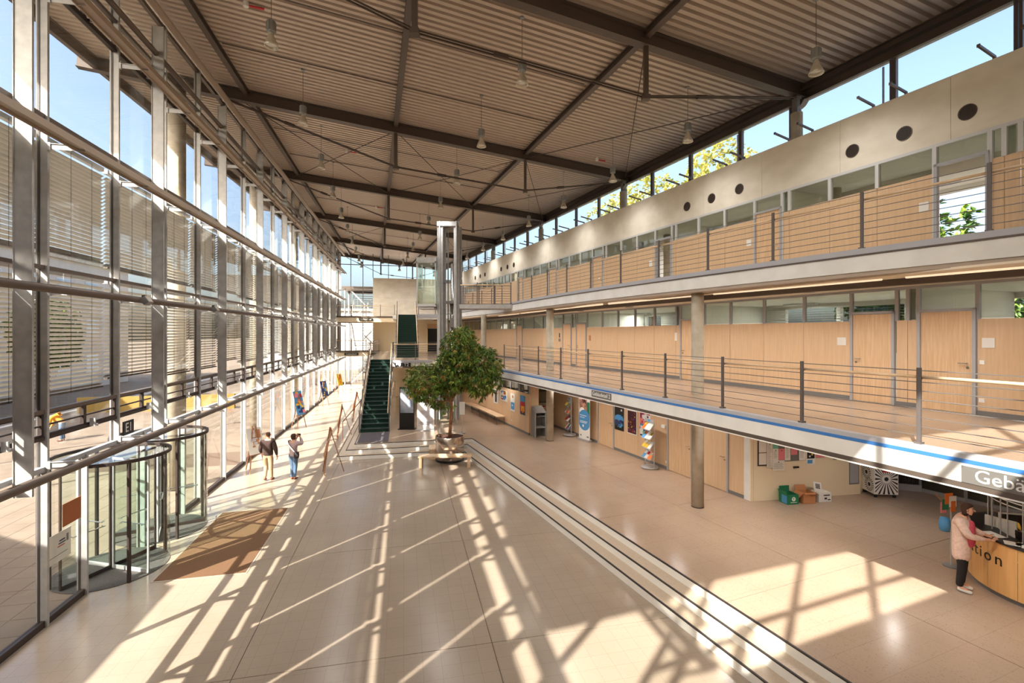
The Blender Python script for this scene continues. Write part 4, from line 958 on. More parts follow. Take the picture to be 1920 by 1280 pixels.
# ================================================================== SIGNS
def plate(label, c, rt, w, h, s, size, mt='black', tm='white', name='sign', sx=1, off=(0,0)):
    rt = V(rt).normalized(); n = rt.cross(UP); c = V(c)
    b = root(name, label, 'sign', c)
    p = [c-rt*w/2-n*.02, c+rt*w/2-n*.02, c+rt*w/2, c-rt*w/2]
    MB().hexa([V((q.x,q.y,c.z-h/2)) for q in p]+[V((q.x,q.y,c.z+h/2)) for q in p]).build('panel', M_[mt], b)
    if s:
        q = c+n*.003+rt*off[0]+UP*off[1]; text(b, 'lettering', s, size, q, rt, UP, M_[tm], .002, sx=sx)
    return b
rtA = -A.d
M_['signgrey'] = mat('sign_grey', srgb(112,108,104), .5)
plate('grey sign reading Gebäudeteil 2 on the gallery edge above the roll-up banner', A.P(12.36,8.06,3.47), rtA, 1.06, .2, 'Gebäudeteil 2', .17, 'signgrey')
plate('grey sign reading Gebäudeteil 1 on the gallery edge above the information desk', A.P(2.86,8.06,3.445), rtA, 1.6, .22, 'Gebäudeteil 1', .235, 'signgrey')
e1 = plate('black sign reading E1 hanging inside the glass above the revolving doors', F.P(12.98,-6.27,3.13), F.d, .44, .32, 'E1', .3, 'black')
plate('black T2 sign with white arrow on the platform edge', F.P(29.96,-.05,3.42), F.n, .92, .27, 'T2', .27, 'black', off=(.2,0))
m = MB(); c = F.P(29.93,-.3,3.42); rt = F.n
m.add([c+rt*x+UP*z-F.d*.004 for x, z in ((-.16,.12),(.12,.12),(.12,-.02),(.06,-.1),(-.04,.02),(-.16,-.02))], [(0,1,2,3,4,5)])
o = m.build('arrow', M_['white'], D.objects[[x.name for x in D.objects if x.get('label','').startswith('black T2')][0]])

# door plates on the wood walls
for s, n, z, w, h, mt, lb in ((8.19,N1,5.12,.22,.2,'paper','cream name plate left of the narrow door on the first floor'),(5.28,N1,5.13,.2,.2,'paper','cream name plate right of the nearest first-floor door'),(5.38,N1,4.735,.08,.08,'white','white switch plate right of the nearest first-floor door'),(5.385,N1,3.96,.09,.08,'white','white double socket low beside the nearest first-floor door'),(14.28,N1,5.2,.12,.3,'paper','slim door plate behind the nearest concrete column'),(20.3,N1,5.1,.16,.26,'cardb','faint brown plate right of the pair of first-floor doors'),
   (6.44,N2,8.16,.19,.2,'white','white notice beside the open second-floor doorway'),(11.12,N2,8.16,.18,.2,'white','white notice left of the second-floor door with handle'),(15.85,N2,8.14,.18,.26,'white','small round white notice left of the farther open doorway'),(20.4,N2,8.17,.12,.22,'white','small white notice near the middle of the second floor wall'),(25.1,N2,8.16,.16,.34,'white','tall white notice far along the second floor wall')):
    o = MB().fbox(A, s-w/2, s+w/2, n-.012, n, z-h/2, z+h/2).build('wall_plate', M_[mt]); tag(o, lb, 'plate', 'plates on the wood walls')
o = root('pictogram', 'dark figure pictogram plate beside the pair of first-floor doors', 'sign', A.P(23.42,N1-.01,4.9), A.a)
MB().fbox(A, 23.36,23.46,N1-.012,N1,5.1,5.34).build('panel', M_['black'], o); MB().fbox(A, 23.3,23.5,N1-.012,N1,4.88,5.04).build('panel', M_['grey'], o)
# ================================================================== FAR END: end wall, galleries, stairs, lift
we = root('wall_end', kind='structure', loc=F.P(50,0,0), rz=F.a)
for i, (a, b) in enumerate(((-3,0),(0,3),(3,6),(6,10))):
    for z0, z1 in ((6.9,8.9),(8.9,10.85)): MB().fbox(F, 50, 50.3, a+.004, b-.004, z0+.004, z1-.004).build('concrete_panel', M_['conc'], we)
MB().fbox(F, 50, 50.3, -3.0, 12, 0, 6.9).build('wall_panel', M_['plaster'], we)
ex = [-6.3,-5.1,-3.95,-3.0,-1.5,.3,2.1,3.9,5.7,7.5,9.3,11]
def ztop(n): return 13.4-.045*(n+6.2)
for i in range(len(ex)-1):
    a, b = ex[i], ex[i+1]; lo = 0.1 if b <= -2.9 else 10.85
    if b <= -2.9:
        for z0, z1 in ((.1,3.3),(3.3,6.4),(6.4,9.6),(9.6,ztop(b))): MB().fbox(F, 50.1, 50.115, a+.04, b-.04, z0+.03, z1-.03).build('glass_pane', M_['glass'], we)
    else: MB().fbox(F, 50.1, 50.115, a+.04, b-.04, 10.9, ztop(b)).build('glass_pane', M_['glass'], we)
    MB().fbox(F, 50.04, 50.16, a-.03, a+.03, lo, ztop(a)).build('mullion', M_['tube'], we)
for z in (3.3,6.4,9.6): MB().fbox(F, 50.05, 50.15, -6.3, -3.0, z-.04, z+.04).build('transom', M_['tube'], we)
MB().fbox(F, 50.05, 50.15, -6.3, 11, 12.1, 12.17).build('transom', M_['tube'], we)
ge = root('floor_far', kind='structure', loc=F.P(47,-4,Z1), rz=F.a)
for z, n1, mt in ((Z1,-2.2,0),(Z2,-.6,1)):
    MB().fbox(F, 47.2, 50, -6.1, n1, z-.46, z-.03).build('slab', M_['plaster'], ge)
    MB().fbox(F, 47.2, 50, -6.1, n1, z-.03, z).build('floor_slab', M_['floor_up'], ge)
    MB().fbox(F, 47.14, 47.2, -6.1, n1, z-.05, z+.08).build('kerb', M_['beam'], ge)
    railing(f'steel cable railing with beech handrail on the far {"first" if z == Z1 else "second"}-floor bridge', [F.P(47.25,-6.05+1.3*i) for i in range(3 if z == Z1 else 5)], z+.05, off=.06)
plate('dark sign with pale lettering on the lower far bridge', F.P(47.12,-4.75,Z1-.24), F.n, 1.25, .22, 'Gebäudeteil', .2, 'black', 'paper')
plate('dark sign with pale lettering on the upper far bridge', F.P(47.12,-3.45,Z2-.24), F.n, 1.25, .22, 'Gebäudeteil', .2, 'black', 'paper')
plate('short dark sign beside the stair on the lower far bridge', F.P(47.12,-2.75,Z1-.24), F.n, .8, .22, 'Foyer' if False else '', .2, 'black', 'paper')
# first-floor platform carrying the upper stair, and the strip behind the lower stair
p1 = root('floor_platform', kind='structure', loc=F.P(30,0,Z1), rz=F.a)
MB().fbox(F, 30.0, 50, -.66, 8.2, Z1-.36, Z1-.03).build('slab', M_['fascia'], p1)
MB().fbox(F, 29.95, 30.02, -.66, 8.2, Z1-.4, Z1-.32).build('edge_channel', M_['beam'], p1)
MB().fbox(F, 29.94, 30.05, -.66, 8.2, Z1-.1, Z1+.05).build('kerb', M_['kerb'], p1)
for a, b in ((30,34),(34,38.5),(38.5,43),(43,47.2)): MB().fbox(F, a+.03, b, -.6, 8.2, Z1-.03, Z1).build('floor_slab', M_['floor_up'], p1)
MB().fbox(F, 32.3, 47.2, -2.3, -.66, Z1-.36, Z1-.03).build('slab', M_['fascia'], p1)
for a, b in ((32.3,37),(37,42),(42,47.2)): MB().fbox(F, a+.006, b, -2.3, -.66, Z1-.03, Z1).build('floor_slab', M_['floor'], p1)
q1 = root('floor_platform', kind='structure', loc=F.P(42,2,Z2), rz=F.a)
MB().fbox(F, 41, 50, -.9, 9.5, Z2-.36, Z2-.03).build('slab', M_['fascia'], q1)
MB().fbox(F, 41, 50, -.9, 9.5, Z2-.03, Z2).build('floor_slab', M_['floor_up'], q1)
MB().fbox(F, 40.95, 41.02, 1.1, 9.5, Z2-.2, Z2+.06).build('kerb', M_['kerb'], q1)
railing('steel cable railing with beech handrail on the T2 platform edge', [F.P(30.1,-.6+1.3*i) for i in range(4)], Z1+.04, off=.06)
railing('steel cable railing left of the landing above the lower stair', [F.P(32.6+1.6*i,-2.25) for i in range(10)], Z1, off=-.06)
railing('steel cable railing with beech handrail beside the top of the upper stair', [F.P(41.1,1.2+1.4*i) for i in range(6)], Z2+.05, off=.06)
wm = root('wall_mid', kind='structure', loc=F.P(44,3,Z1), rz=F.a)
MB().fbox(F, 44, 44.2, 1.2, 2.05, Z1, 6.5).build('wall_panel', M_['plaster'], wm); MB().fbox(F, 44, 44.2, 3.0, 9, Z1, 6.5).build('wall_panel', M_['wood'], wm); MB().fbox(F, 44, 44.2, 2.05, 3.0, 6.2, 6.5).build('wall_panel', M_['plaster'], wm)
d = root(f'door_{DN[0]+1}', kind='structure', loc=F.P(44.1,2.5,Z1), rz=F.a); MB().fbox(F, 44.08, 44.12, 2.1, 2.95, Z1+.02, 5.75).build('door_leaf', M_['black'], d); MB().fbox(F, 44.05, 44.15, 2.05, 3.0, 5.75, 5.8).build('door_frame', M_['frame'], d)
MB().fbox(F, 44.1, 44.13, 2.05, 3.0, 5.8, 6.2).build('wood_panel', M_['wood2'], d)
# ground floor behind the platform
MB().fbox(F, 38, 38.2, -.6, 8, ZU, 3.3).build('wall_panel', M_['plaster'], wm)
for s, n in ((33,.5),(33,3.2)): column(F.P(s,n), ZU, 3.3, .2, f'pale round column under the T2 platform, {"left" if n < 1 else "right"} one', 'platform columns', 'plaster')
def stair(label, s0, s1, z0, z1, n0, n1, n, undern):
    b = root('staircase', label, 'stairs', F.P(s0,(n0+n1)/2,z0), F.a)
    rz_ = (z1-z0)/n; tr = (s1-s0)/n
    tm = None
    for i in range(n):
        m = MB(); s = s0+i*tr; z = z0+(i+1)*rz_
        m.fbox(F, s, s+tr+.03, n0, n1, z-.04, z); m.fbox(F, s+.012, s+.03, n0, n1, z-rz_-.01, z-.035)
        m.build('step', M_['carpet'], b)
        MB().fbox(F, s-.008, s+.018, n0, n1, z-.012, z+.003).build('step_edge', M_['nosing'], b)
    for nn in (n0-.05, n1+.02):
        m = MB(); p, q = F.P(s0,nn,z0), F.P(s1,nn,z1)
        m.add([F.P(s0,nn,z0),F.P(s0,nn+.03,z0),F.P(s1,nn+.03,z1-.3),F.P(s1,nn,z1-.3),F.P(s0,nn,z0+.25),F.P(s0,nn+.03,z0+.25),F.P(s1,nn+.03,z1+.12),F.P(s1,nn,z1+.12)], [(3,2,1,0),(4,5,6,7),(0,1,5,4),(1,2,6,5),(2,3,7,6),(3,0,4,7)])
        m.build('stringer', M_['galv'], b)
        k = 8
        for i in range(k+1):
            t = i/k; pp = F.P(s0+(s1-s0)*t, nn, z0+(z1-z0)*t); m = MB(); m.bar(pp, pp+V((0,0,1.1)), .05, .02); m.build('baluster', M_['post'], b)
        m = MB(); m.tube(F.P(s0-.2,nn+(.09 if nn < n0 else -.06),z0+.95), F.P(s1,nn+(.09 if nn < n0 else -.06),z1+1.02), .025, 8); m.build('handrail', M_['rail'], b, True)
        for j in range(7):
            m = MB(); h = .28+.125*j; m.tube(F.P(s0,nn,z0+h), F.P(s1,nn,z1+h), .007, 5); m.build('cable', M_['cable'], b)
    return b
stair('lower straight stair with dark green carpet treads and steel cable railings', 24.4, 32.3, ZU, Z1, -2.05, -.72, 19, 0)
stair('upper straight stair with dark green carpet treads on the platform', 34.4, 41, Z1, Z2, -.48, .98, 19, 0)
o = MB().fbox(F, 22.15, 24.3, -2.0, -.68, ZU+.001, ZU+.012).build('door_mat', M_['stairmat']); tag(o, 'dark grey mat at the foot of the lower stair', 'mat')
hb = root('handrail_guard', 'slim brown handrail on posts along the side steps left of the lower stair', 'handrail', F.P(26,-2.9,0), F.a)
pp = [F.P(25.2,-2.95,.95), F.P(28.5,-2.35,1.55), F.P(33,-2.3,1.55)]
MB().chain(pp, [.025]*3).build('rail', M_['bark'], hb, True)
for s, n, z0, z1 in ((25.2,-2.95,0,.95),(28.5,-2.35,ZU,1.55)): m = MB(); m.tube(F.P(s,n,z0), F.P(s,n,z1), .02, 8); m.build('post', M_['bark'], hb)
# lift tower
lf = root('lift_tower', 'open steel lift tower with glass cabin at the second floor', 'lift', (-3.4,26.3,ZU))
for x, y in ((-3.83,25.75),(-2.95,25.75),(-3.83,27.0),(-2.95,27.0)):
    m = MB(); m.box((x,y,(ZU+11)/2+.26), (.30,.05,11-ZU)); m.box((x,y-.12,(ZU+11)/2+.26), (.05,.24,11-ZU)); m.box((x,y+.1,(ZU+11)/2+.26), (.22,.04,11-ZU)); m.build('post', M_['galv'], lf)
m = MB()
for z in (11.15, 8.2, 3.6):
    if z > 11: m.box((-3.39,25.75,z), (1.2,.2,.24)); 
    m.box((-3.39,27,z), (1.1,.12,.16)); m.box((-3.83,26.4,z), (.12,1.3,.16)); m.box((-2.95,26.4,z), (.12,1.3,.16))
m.build('ring_beam', M_['galv'], lf)
m = MB(); m.tube((-3.25,26.3,ZU), (-3.25,26.3,9.1), .09, 12); m.tube((-3.25,26.3,ZU), (-3.25,26.3,7.0), .14, 12); m.build('piston', M_['chrome'], lf, True)
for x in (-3.5,-3.05): m = MB(); m.box((x,26.5,5.8), (.06,.08,10.4)); m.build('guide_rail', M_['grey'], lf)
m = MB(); m.box((-3.3,26.2,7.0), (.5,.4,.14)); m.box((-3.25,26.1,5.9), (.18,.2,.5)); m.build('bracket', M_['grey'], lf)
# cabin
cb = root('lift_cabin', 'glass lift cabin with steel frame hanging left of the lift tower', 'lift cabin', (-4.5,26.0,6.8))
x0, x1, y0, y1 = -4.98, -4.0, 25.3, 26.8
m = MB(); m.box(((x0+x1)/2,(y0+y1)/2,9.16), (x1-x0+.05,y1-y0+.05,.3)); m.build('roof', M_['galv'], cb)
m = MB(); m.box(((x0+x1)/2,(y0+y1)/2,6.8), (x1-x0+.05,y1-y0+.05,.14)); m.box(((x0+x1)/2,(y0+y1)/2,6.66), (x1-x0-.2,y1-y0-.2,.1)); m.build('floor_pan', M_['alu'], cb)
for x in (x0,x1):
    for y in (y0,y1): MB().box((x,y,7.95), (.05,.05,2.3)).build('corner_post', M_['alu'], cb)
for c, s in ((((x0+x1)/2,y0,7.95),(x1-x0-.06,.012,2.14)),(((x0+x1)/2,y1,7.95),(x1-x0-.06,.012,2.14)),((x0,(y0+y1)/2,7.95),(.012,y1-y0-.06,2.14)),((x1,(y0+y1)/2,7.95),(.012,y1-y0-.06,2.14))): MB().box(c, s).build('glass_pane', M_['glassg'], cb)
MB().box(((x0+x1)/2,y1-.04,7.9), (x1-x0,.03,.06)).build('hand_bar', M_['chrome'], cb)
# bridge from the lift to the second floor gallery
lb = root('floor_bridge', kind='structure', loc=(-1.6,26,Z2))
MB().box((-1.35,26.0,Z2-.14), (2.8,1.5,.22)).build('slab', M_['galv'], lb); MB().box((-1.35,26.0,Z2-.015), (2.8,1.5,.03)).build('floor_slab', M_['tube'], lb)
railing('short cable railing with beech handrail on the front of the lift bridge', [V((-2.7+.88*i,25.3,0)) for i in range(4)], Z2, off=.06)
railing('short cable railing with beech handrail on the back of the lift bridge', [V((-2.7+.88*i,26.7,0)) for i in range(4)], Z2, off=-.06)
# screens and poster stands near the stair
def standscreen(label, c, w, h, rz, mt, cat):
    b = root('display_stand', label, cat, c, rz); Mx = at(c, rz)
    MB().box(None,(w+.1,.4,.03),M=Mx @ Matrix.Translation((0,0,.015))).build('base', M_['black'], b)
    MB().box(None,(w,.09,h),M=Mx @ Matrix.Translation((0,0,.03+h/2))).build('casing', M_['black'], b)
    return b, Mx
b, Mx = standscreen('tall black display totem with lit upper screen right of the lower stair', V((-5.28,24.32,ZU)), .74, 2.08, 0, 'black', 'display')
M_['screen'] = mat('screen_image', srgb(120,130,150), .3, col2=srgb(190,200,214), scale=2, emit=.0)
MB().box(None,(.66,.004,1.2),M=Mx @ Matrix.Translation((0,-.047,1.42))).build('screen', M_['screen'], b)
MB().box(None,(.66,.004,.7),M=Mx @ Matrix.Translation((0,-.047,.45))).build('lower_panel', M_['black'], b)
b = root('poster_stand', 'white poster stand with grey print right of the black display totem', 'poster stand', (-4.28,23.95,ZU))
MB().box((-4.28,23.95,ZU+.02),(.9,.3,.04)).build('base', M_['alu'], b); MB().box((-4.28,23.95,ZU+.85),(.84,.03,1.62)).build('sheet', M_['white'], b)
M_['wash'] = mat('grey_wash', srgb(196,196,204), .7, col2=srgb(226,222,224), scale=4)
MB().box((-4.28,23.933,ZU+.6),(.74,.003,.8)).build('print', M_['wash'], b)
for z, w in ((.42,.5),(.36,.6),(.3,.44)): MB().box((-4.3,23.931,ZU+z),(w,.003,.022)).build('print', M_['grey'], b)
disc(W, -4.2, 23.93, ZU+.62, .05, 'grey', b) if False else None
for x, y, w, h, lb_ in ((-2.4,23.3,.26,.62,'white sheet on a slim stand right of the tree planter'),(-2.98,23.9,.2,.5,'white sheet on a slim stand behind the tree trunk')):
    b = root('sign_stand', lb_, 'sign stand', (x,y,ZU)); MB().lathe([(.0001,0),(.17,0),(.17,.02),(.0001,.025)], (x,y,ZU), 16).build('foot', M_['grey'], b)
    m = MB(); m.tube((x,y,ZU+.02),(x,y,ZU+1.5),.014,8); m.build('pole', M_['alu'], b); MB().box((x,y-.02,ZU+1.2),(w,.012,h)).build('sheet', M_['white'], b)
    m = MB()
    for q in range(6): m.box((x,y-.027,ZU+1.2+h/2-.07-q*.05),(w*.7,.002,.012))
    m.build('print_lines', M_['wash'], b)
# glass enclosure behind the tree
gb = root('glass_vestibule', 'low glass enclosure with steel frame behind the tree', 'enclosure', (-3.3,26.2,ZU))
m = MB()
for x in (-4.0,-2.9): m.box((x,25.6,ZU+1.15),(.04,.04,2.3))
m.box((-3.45,25.6,ZU+2.3),(1.14,.05,.05)); m.build('frame', M_['frame'], gb); MB().box((-3.45,25.6,ZU+1.15),(1.06,.012,2.2)).build('glass_pane', M_['glassg'], gb)

# ================================================================== TREE, PLANTER, BENCHES
TP = V((-2.62,20.35,0))
pl = root('planter', 'round brushed steel planter at the corner of the long steps', 'planter', TP)
MB().lathe([(.60,0),(.60,.09)], TP, 40, close=False).build('plinth', M_['black'], pl)
MB().lathe([(.0001,.09),(.58,.09),(.60,.10),(.60,1.02),(.585,1.04),(.565,1.02),(.565,.95)], TP, 48, close=False).build('drum', M_['copper'], pl, True)
MB().lathe([(.0001,.98),(.565,.95)], TP, 32, close=False).build('soil', M_['soil'], pl)
tr = root('tree', 'dense green indoor tree with two-lobed crown in the steel planter', 'tree', TP+V((0,0,.95)))
def limb(pts, rs, name, parent):
    m = MB(); m.chain(pts, rs, 9); return m.build(name, M_['bark'], parent, True)
tk = [TP+V(p) for p in ((0,0,.95),(.03,0,1.5),(.07,-.02,2.1),(.06,0,2.55),(.12,0,3.0))]
limb(tk, [.075,.068,.066,.07,.06], 'trunk', tr)
for pts, r in (([(.06,0,2.5),(.35,-.05,2.95),(.75,0,3.4),(1.1,.1,3.9)],[.055,.045,.035,.02]),([(.06,0,2.5),(-.4,0,2.8),(-.9,-.1,3.1),(-1.3,-.1,3.3)],[.055,.045,.035,.02]),([(.12,0,3.0),(.2,.1,3.8),(.3,.1,4.6),(.35,.1,5.2)],[.06,.05,.035,.02]),([(.12,0,3.0),(.5,-.3,3.7),(.8,-.5,4.2)],[.05,.035,.02]),([(.1,0,2.9),(-.2,.4,3.7),(-.1,.6,4.4)],[.045,.035,.02]),([(.06,0,2.5),(-.3,-.3,2.5),(-.6,-.5,2.6)],[.04,.03,.018])):
    limb([TP+V(p) for p in pts], r, 'branch', tr)
def crown(name, parent, blobs, n_cl, leaf_l, leaf_w, per, mats, droop=.7, seed=1, shell=.55):
    r = random.Random(seed); vs = []; fs = []; mi = []
    vol = [b[3]*b[4]*b[5] for b in blobs]; tv = sum(vol)
    for b, vv in zip(blobs, vol):
        for _ in range(max(2, int(n_cl*vv/tv))):
            while True:
                d = V((r.uniform(-1,1), r.uniform(-1,1), r.uniform(-1,1)))
                if shell**2 < d.length_squared < 1: break
            nz = 1+.22*noise.noise(d*2.3+V((seed,0,0)))
            c = V((b[0]+d.x*b[3]*nz, b[1]+d.y*b[4]*nz, b[2]+d.z*b[5]*nz)); k = r.randrange(len(mats))
            out = V((d.x,d.y,d.z*.6)).normalized()
            for j in range(per):
                a = V((r.uniform(-1,1), r.uniform(-1,1), r.uniform(-.6,.6))).normalized()
                dr = (a*.8+out*.7+V((0,0,-droop*r.uniform(.2,1)))).normalized()
                sd = dr.cross(V((r.uniform(-.4,.4),r.uniform(-.4,.4),1))).normalized(); up = sd.cross(dr)
                l = leaf_l*r.uniform(.7,1.15); w = leaf_w*r.uniform(.8,1.2); o = len(vs)
                mid = c+dr*l*.5+up*l*.06
                vs += [c+dr*.02, mid-sd*w/2, mid+sd*w/2, c+dr*l-up*l*.1]
                fs.append((o, o+1, o+3)); fs.append((o, o+3, o+2)); q = k if r.random() < .7 else r.randrange(len(mats)); mi += [q, q]
    m = MB(); m.v = vs; m.f = [list(f) for f in fs]; m.m = mi
    o = m.build(name, mats, parent); o['kind'] = 'stuff'; return o
LM = [mat('leaf_a', srgb(124,148,58), .4, spec=.4), mat('leaf_b', srgb(84,116,44), .4, spec=.4), mat('leaf_c', srgb(50,80,36), .4, spec=.4), mat('leaf_d', srgb(160,172,80), .45), mat('leaf_e', srgb(150,112,50), .5)]
LMw = [LM[0],LM[0],LM[1],LM[1],LM[1],LM[2],LM[3],LM[4]]
x, y = TP.x, TP.y
crown('foliage', tr, [(x+.95,y,3.95,1.22,1.2,1.05),(x+.45,y,4.75,.85,.85,.85),(x-.95,y,3.25,.95,1.0,.78),(x+1.35,y,3.4,.72,.8,.85),(x-.55,y-.1,2.75,.55,.6,.55),(x+.1,y,3.7,.9,1.0,.9),(x+.5,y+.1,5.15,.5,.5,.42),(x-1.4,y,3.0,.5,.5,.4),(x-.15,y-.2,2.35,.28,.35,.35)], 1500, .24, .052, 9, LMw, .8, 5, .35)
def bench(label, c, rz, w, d, hh=.45, back=False):
    b = root('bench', label, 'bench', c, rz); Mx = at(c, rz)
    MB().box(None,(w,d,.06),M=Mx @ Matrix.Translation((0,0,hh-.03))).build('seat', M_['rail'], b)
    for sx in (-1,1): MB().box(None,(.12,d*.9,hh-.06),M=Mx @ Matrix.Translation((sx*(w/2-.1),0,(hh-.06)/2))).build('leg', M_['rail'], b)
    return b, Mx
bench('low beech bench standing in front of the steel planter', V((-2.68,19.35,0)), R(3), 2.1, .42, .46)
b, Mx = bench('beech seat with upright back left behind the steel planter', V((-3.35,20.75,0)), R(100), .9, .42, .46)
MB().box(None,(.7,.05,.55),M=Mx @ Matrix.Translation((0,-.2,.72))).build('backrest', M_['rail'], b)

# ================================================================== PENDANT LAMPS
def lamp_proto():
    r = root('pendant_lamp', 'x', 'lamp', (0,0,0))
    m = MB(); m.tube((0,0,.58),(0,0,1.75),.008,5); m.build('cable', M_['cable'], r)
    MB().lathe([(.0001,1.80),(.06,1.79),(.06,1.73),(.0001,1.72)], n=10).build('canopy', M_['lampg'], r)
    m = MB(); m.lathe([(.0001,.60),(.09,.60),(.105,.58),(.105,.36),(.08,.33),(.0001,.33)], n=14)
    for a in range(8): m.box((.105*math.cos(a*.785),.105*math.sin(a*.785),.47),(.02,.012,.2),a*.785)
    m.build('gear_box', M_['lampg'], r, False)
    MB().lathe([(.05,.33),(.06,.27),(.10,.18),(.15,.06),(.165,0),(.158,0),(.142,.06),(.09,.18),(.05,.26)], n=18, close=False).build('reflector', M_['lampw'], r, True)
    MB().lathe([(.0001,.07),(.14,.07)], n=16, close=False).build('lens', M_['white'], r)
    return r
lp = lamp_proto(); firstl = True
for row, (v, k0, nm) in enumerate(((.17,-.25,'left row by the facade'),(.50,-.38,'middle row'),(.83,-.3,'right row by the offices'))):
    for j in range(11):
        k = k0+.485*j
        if k > 4.95: break
        p = roofpt(k, v, .42); p.z -= 1.76
        if p.y < 3: continue
        lb_ = f'grey hanging bell lamp, {ORD[j]} from the near end in the {nm}'
        l = D.lights.new('pendant_light', 'SPOT'); l.energy = HALL*(.72 if v > .8 else 1.08); l.spot_size = R(142); l.spot_blend = 1; l.shadow_soft_size = .4; l.color = (1,.98,.95); o = D.objects.new('pendant_light', l); COL.objects.link(o); o.location = (p.x, p.y, p.z-.08)
        if firstl: lp.location = p; lp['label'] = lb_; lp['group'] = 'pendant hall lamps'; firstl = False
        else: dup(lp, p, None, lb_, 'pendant hall lamps')
# floodlights on the middle facade tube and at the roof columns
def flood(label, p, rz, tilt, sz, m1='grey'):
    b = root('floodlight', label, 'floodlight', p, rz); Mx = at(p, rz) @ Matrix.Rotation(tilt,4,'X')
    MB().box(None,(sz*1.1,sz*.6,sz*.8),M=Mx).build('housing', M_[m1], b); MB().box(None,(sz*.95,.01,sz*.65),M=Mx @ Matrix.Translation((0,-sz*.31,0))).build('lens', M_['lampw'], b)
    m = MB(); m.box(None,(.03,.06,sz*.9),M=at(p, rz) @ Matrix.Translation((0,sz*.3,sz*.2))); m.build('bracket', M_['dark'], b)
for i, s in enumerate((12.35,16.4,25.4,34)):
    flood(f'grey floodlight on the middle facade tube, {ORD[i]} from the near end', F.P(s,-5.62,6.05), F.a+R(90), R(-35), .2)
for i in range(3): flood(f'pale floodlight at the head of a right-hand roof column, {ORD[i]} from the camera', A.P(10.15+9*i,13.85,12.3), A.a+R(60), R(30), .22, 'framel')

# ================================================================== REVOLVING DOORS, MAT, GLASS SIGNS
o = root('entrance_mat', 'large brown coir mat with pale border in front of the revolving doors', 'mat', F.P(13.8,-4.35,0), F.a)
MB().fbox(F, 11.75, 15.9, -5.28, -3.4, .0005, .008).build('border', M_['ledge'], o); MB().fbox(F, 11.79, 15.86, -5.24, -3.44, .004, .014).build('pile', M_['doormat'], o)
def revolving(label, s, n, rot):
    c = F.P(s, n); r = root('revolving_door', label, 'revolving door', c, F.a)
    Rr_, H = 1.05, 2.55
    MB().lathe([(.0001,.002),(Rr_+.03,.002),(Rr_+.03,.012),(.0001,.012)], c, 40).build('floor_disc', M_['drummat'], r)
    MB().lathe([(.0001,H+.02),(Rr_+.05,H+.02)], c, 40, close=False).build('canopy_glass', M_['glassg'], r)
    m = MB(); m.lathe([(Rr_+.02,H),(Rr_+.06,H),(Rr_+.06,H+.07),(Rr_+.02,H+.07),(Rr_+.02,H)], c, 40, close=False); m.build('canopy_ring', M_['dark'], r)
    for g in (0, 1):
        a0 = F.a+R(180*g-48); a1 = F.a+R(180*g+48)
        for q in range(2):
            b0 = a0+(a1-a0)*q/2; b1 = a0+(a1-a0)*(q+1)/2
            MB().lathe([(Rr_+.03,.03),(Rr_+.03,H)], c, 8, a0=b0+.008, a1=b1-.008).build('curved_glass', M_['glassg'], r)
        for aa in (a0, a1): p = c+V((math.cos(aa),math.sin(aa),0))*(Rr_+.03); m = MB(); m.bar(p, p+V((0,0,H)), .05, .06); m.build('jamb', M_['dark'], r)
    MB().tube(c+V((0,0,.01)), c+V((0,0,H)), .03, 10).build('spindle', M_['chrome'], r)
    for w in range(4):
        a = rot+w*math.pi/2; d = V((math.cos(a),math.sin(a),0)); s_ = V((-d.y,d.x,0))
        m = MB(); p0, p1 = c+d*.04, c+d*(Rr_-.02)
        for z in (.06, H-.05): m.bar(p0+V((0,0,z)), p1+V((0,0,z)), .03, .08 if z < 1 else .05)
        for p in (p0, p1): m.bar(p+V((0,0,.03)), p+V((0,0,H-.03)), .035, .035)
        wg_ = m.build('wing_frame', M_['alu'] if w % 2 else M_['dark'], r)
        MB().bar(c+d*.06+V((0,0,1.28)), c+d*(Rr_-.05)+V((0,0,1.28)), .01, 2.38).build('wing_glass', M_['glassg'], wg_)
        m = MB(); m.tube(c+d*.2+s_*.07+V((0,0,1.05)), c+d*.85+s_*.07+V((0,0,1.05)), .014, 8)
        for t in (.22,.83): m.tube(c+d*t+V((0,0,1.05)), c+d*t+s_*.07+V((0,0,1.05)), .01, 6)
        m.build('push_bar', M_['chrome'], wg_)
    return r
revolving('near glass revolving door with green tinted drum beside the large brown mat', 12.67, -6.45, F.a+R(64))
revolving('far glass revolving door with green tinted drum behind the first one', 14.92, -6.45, F.a+R(20))
o = MB().fbox(F, 10.85, 11.38, -6.34, -6.33, 1.63, 2.06).build('glass_notice', M_['cardb']); o.data.materials[0] = mat('brown_board', srgb(160,92,50), .7); tag(o, 'brown square board stuck on the glass left of the revolving door', 'board')
b = root('glass_poster', 'white poster with small coloured logo on the glass left of the revolving door', 'poster', F.P(10.85,-6.45,.9), F.a)
MB().fbox(F, 10.6, 11.3, -6.47, -6.46, .95, 1.5).build('sheet', M_['white'], b)
for s, z, w, h, mt in ((11.05,1.33,.16,.03,'navy'),(11.05,1.28,.2,.025,'navy'),(11.02,1.23,.2,.02,'red'),(11.2,1.33,.06,.14,'grey'),(10.95,1.08,.5,.012,'grey')): MB().fbox(F, s-w/2, s+w/2, -6.46, -6.4585, z-h/2, z+h/2).build('print', M_[mt], b)

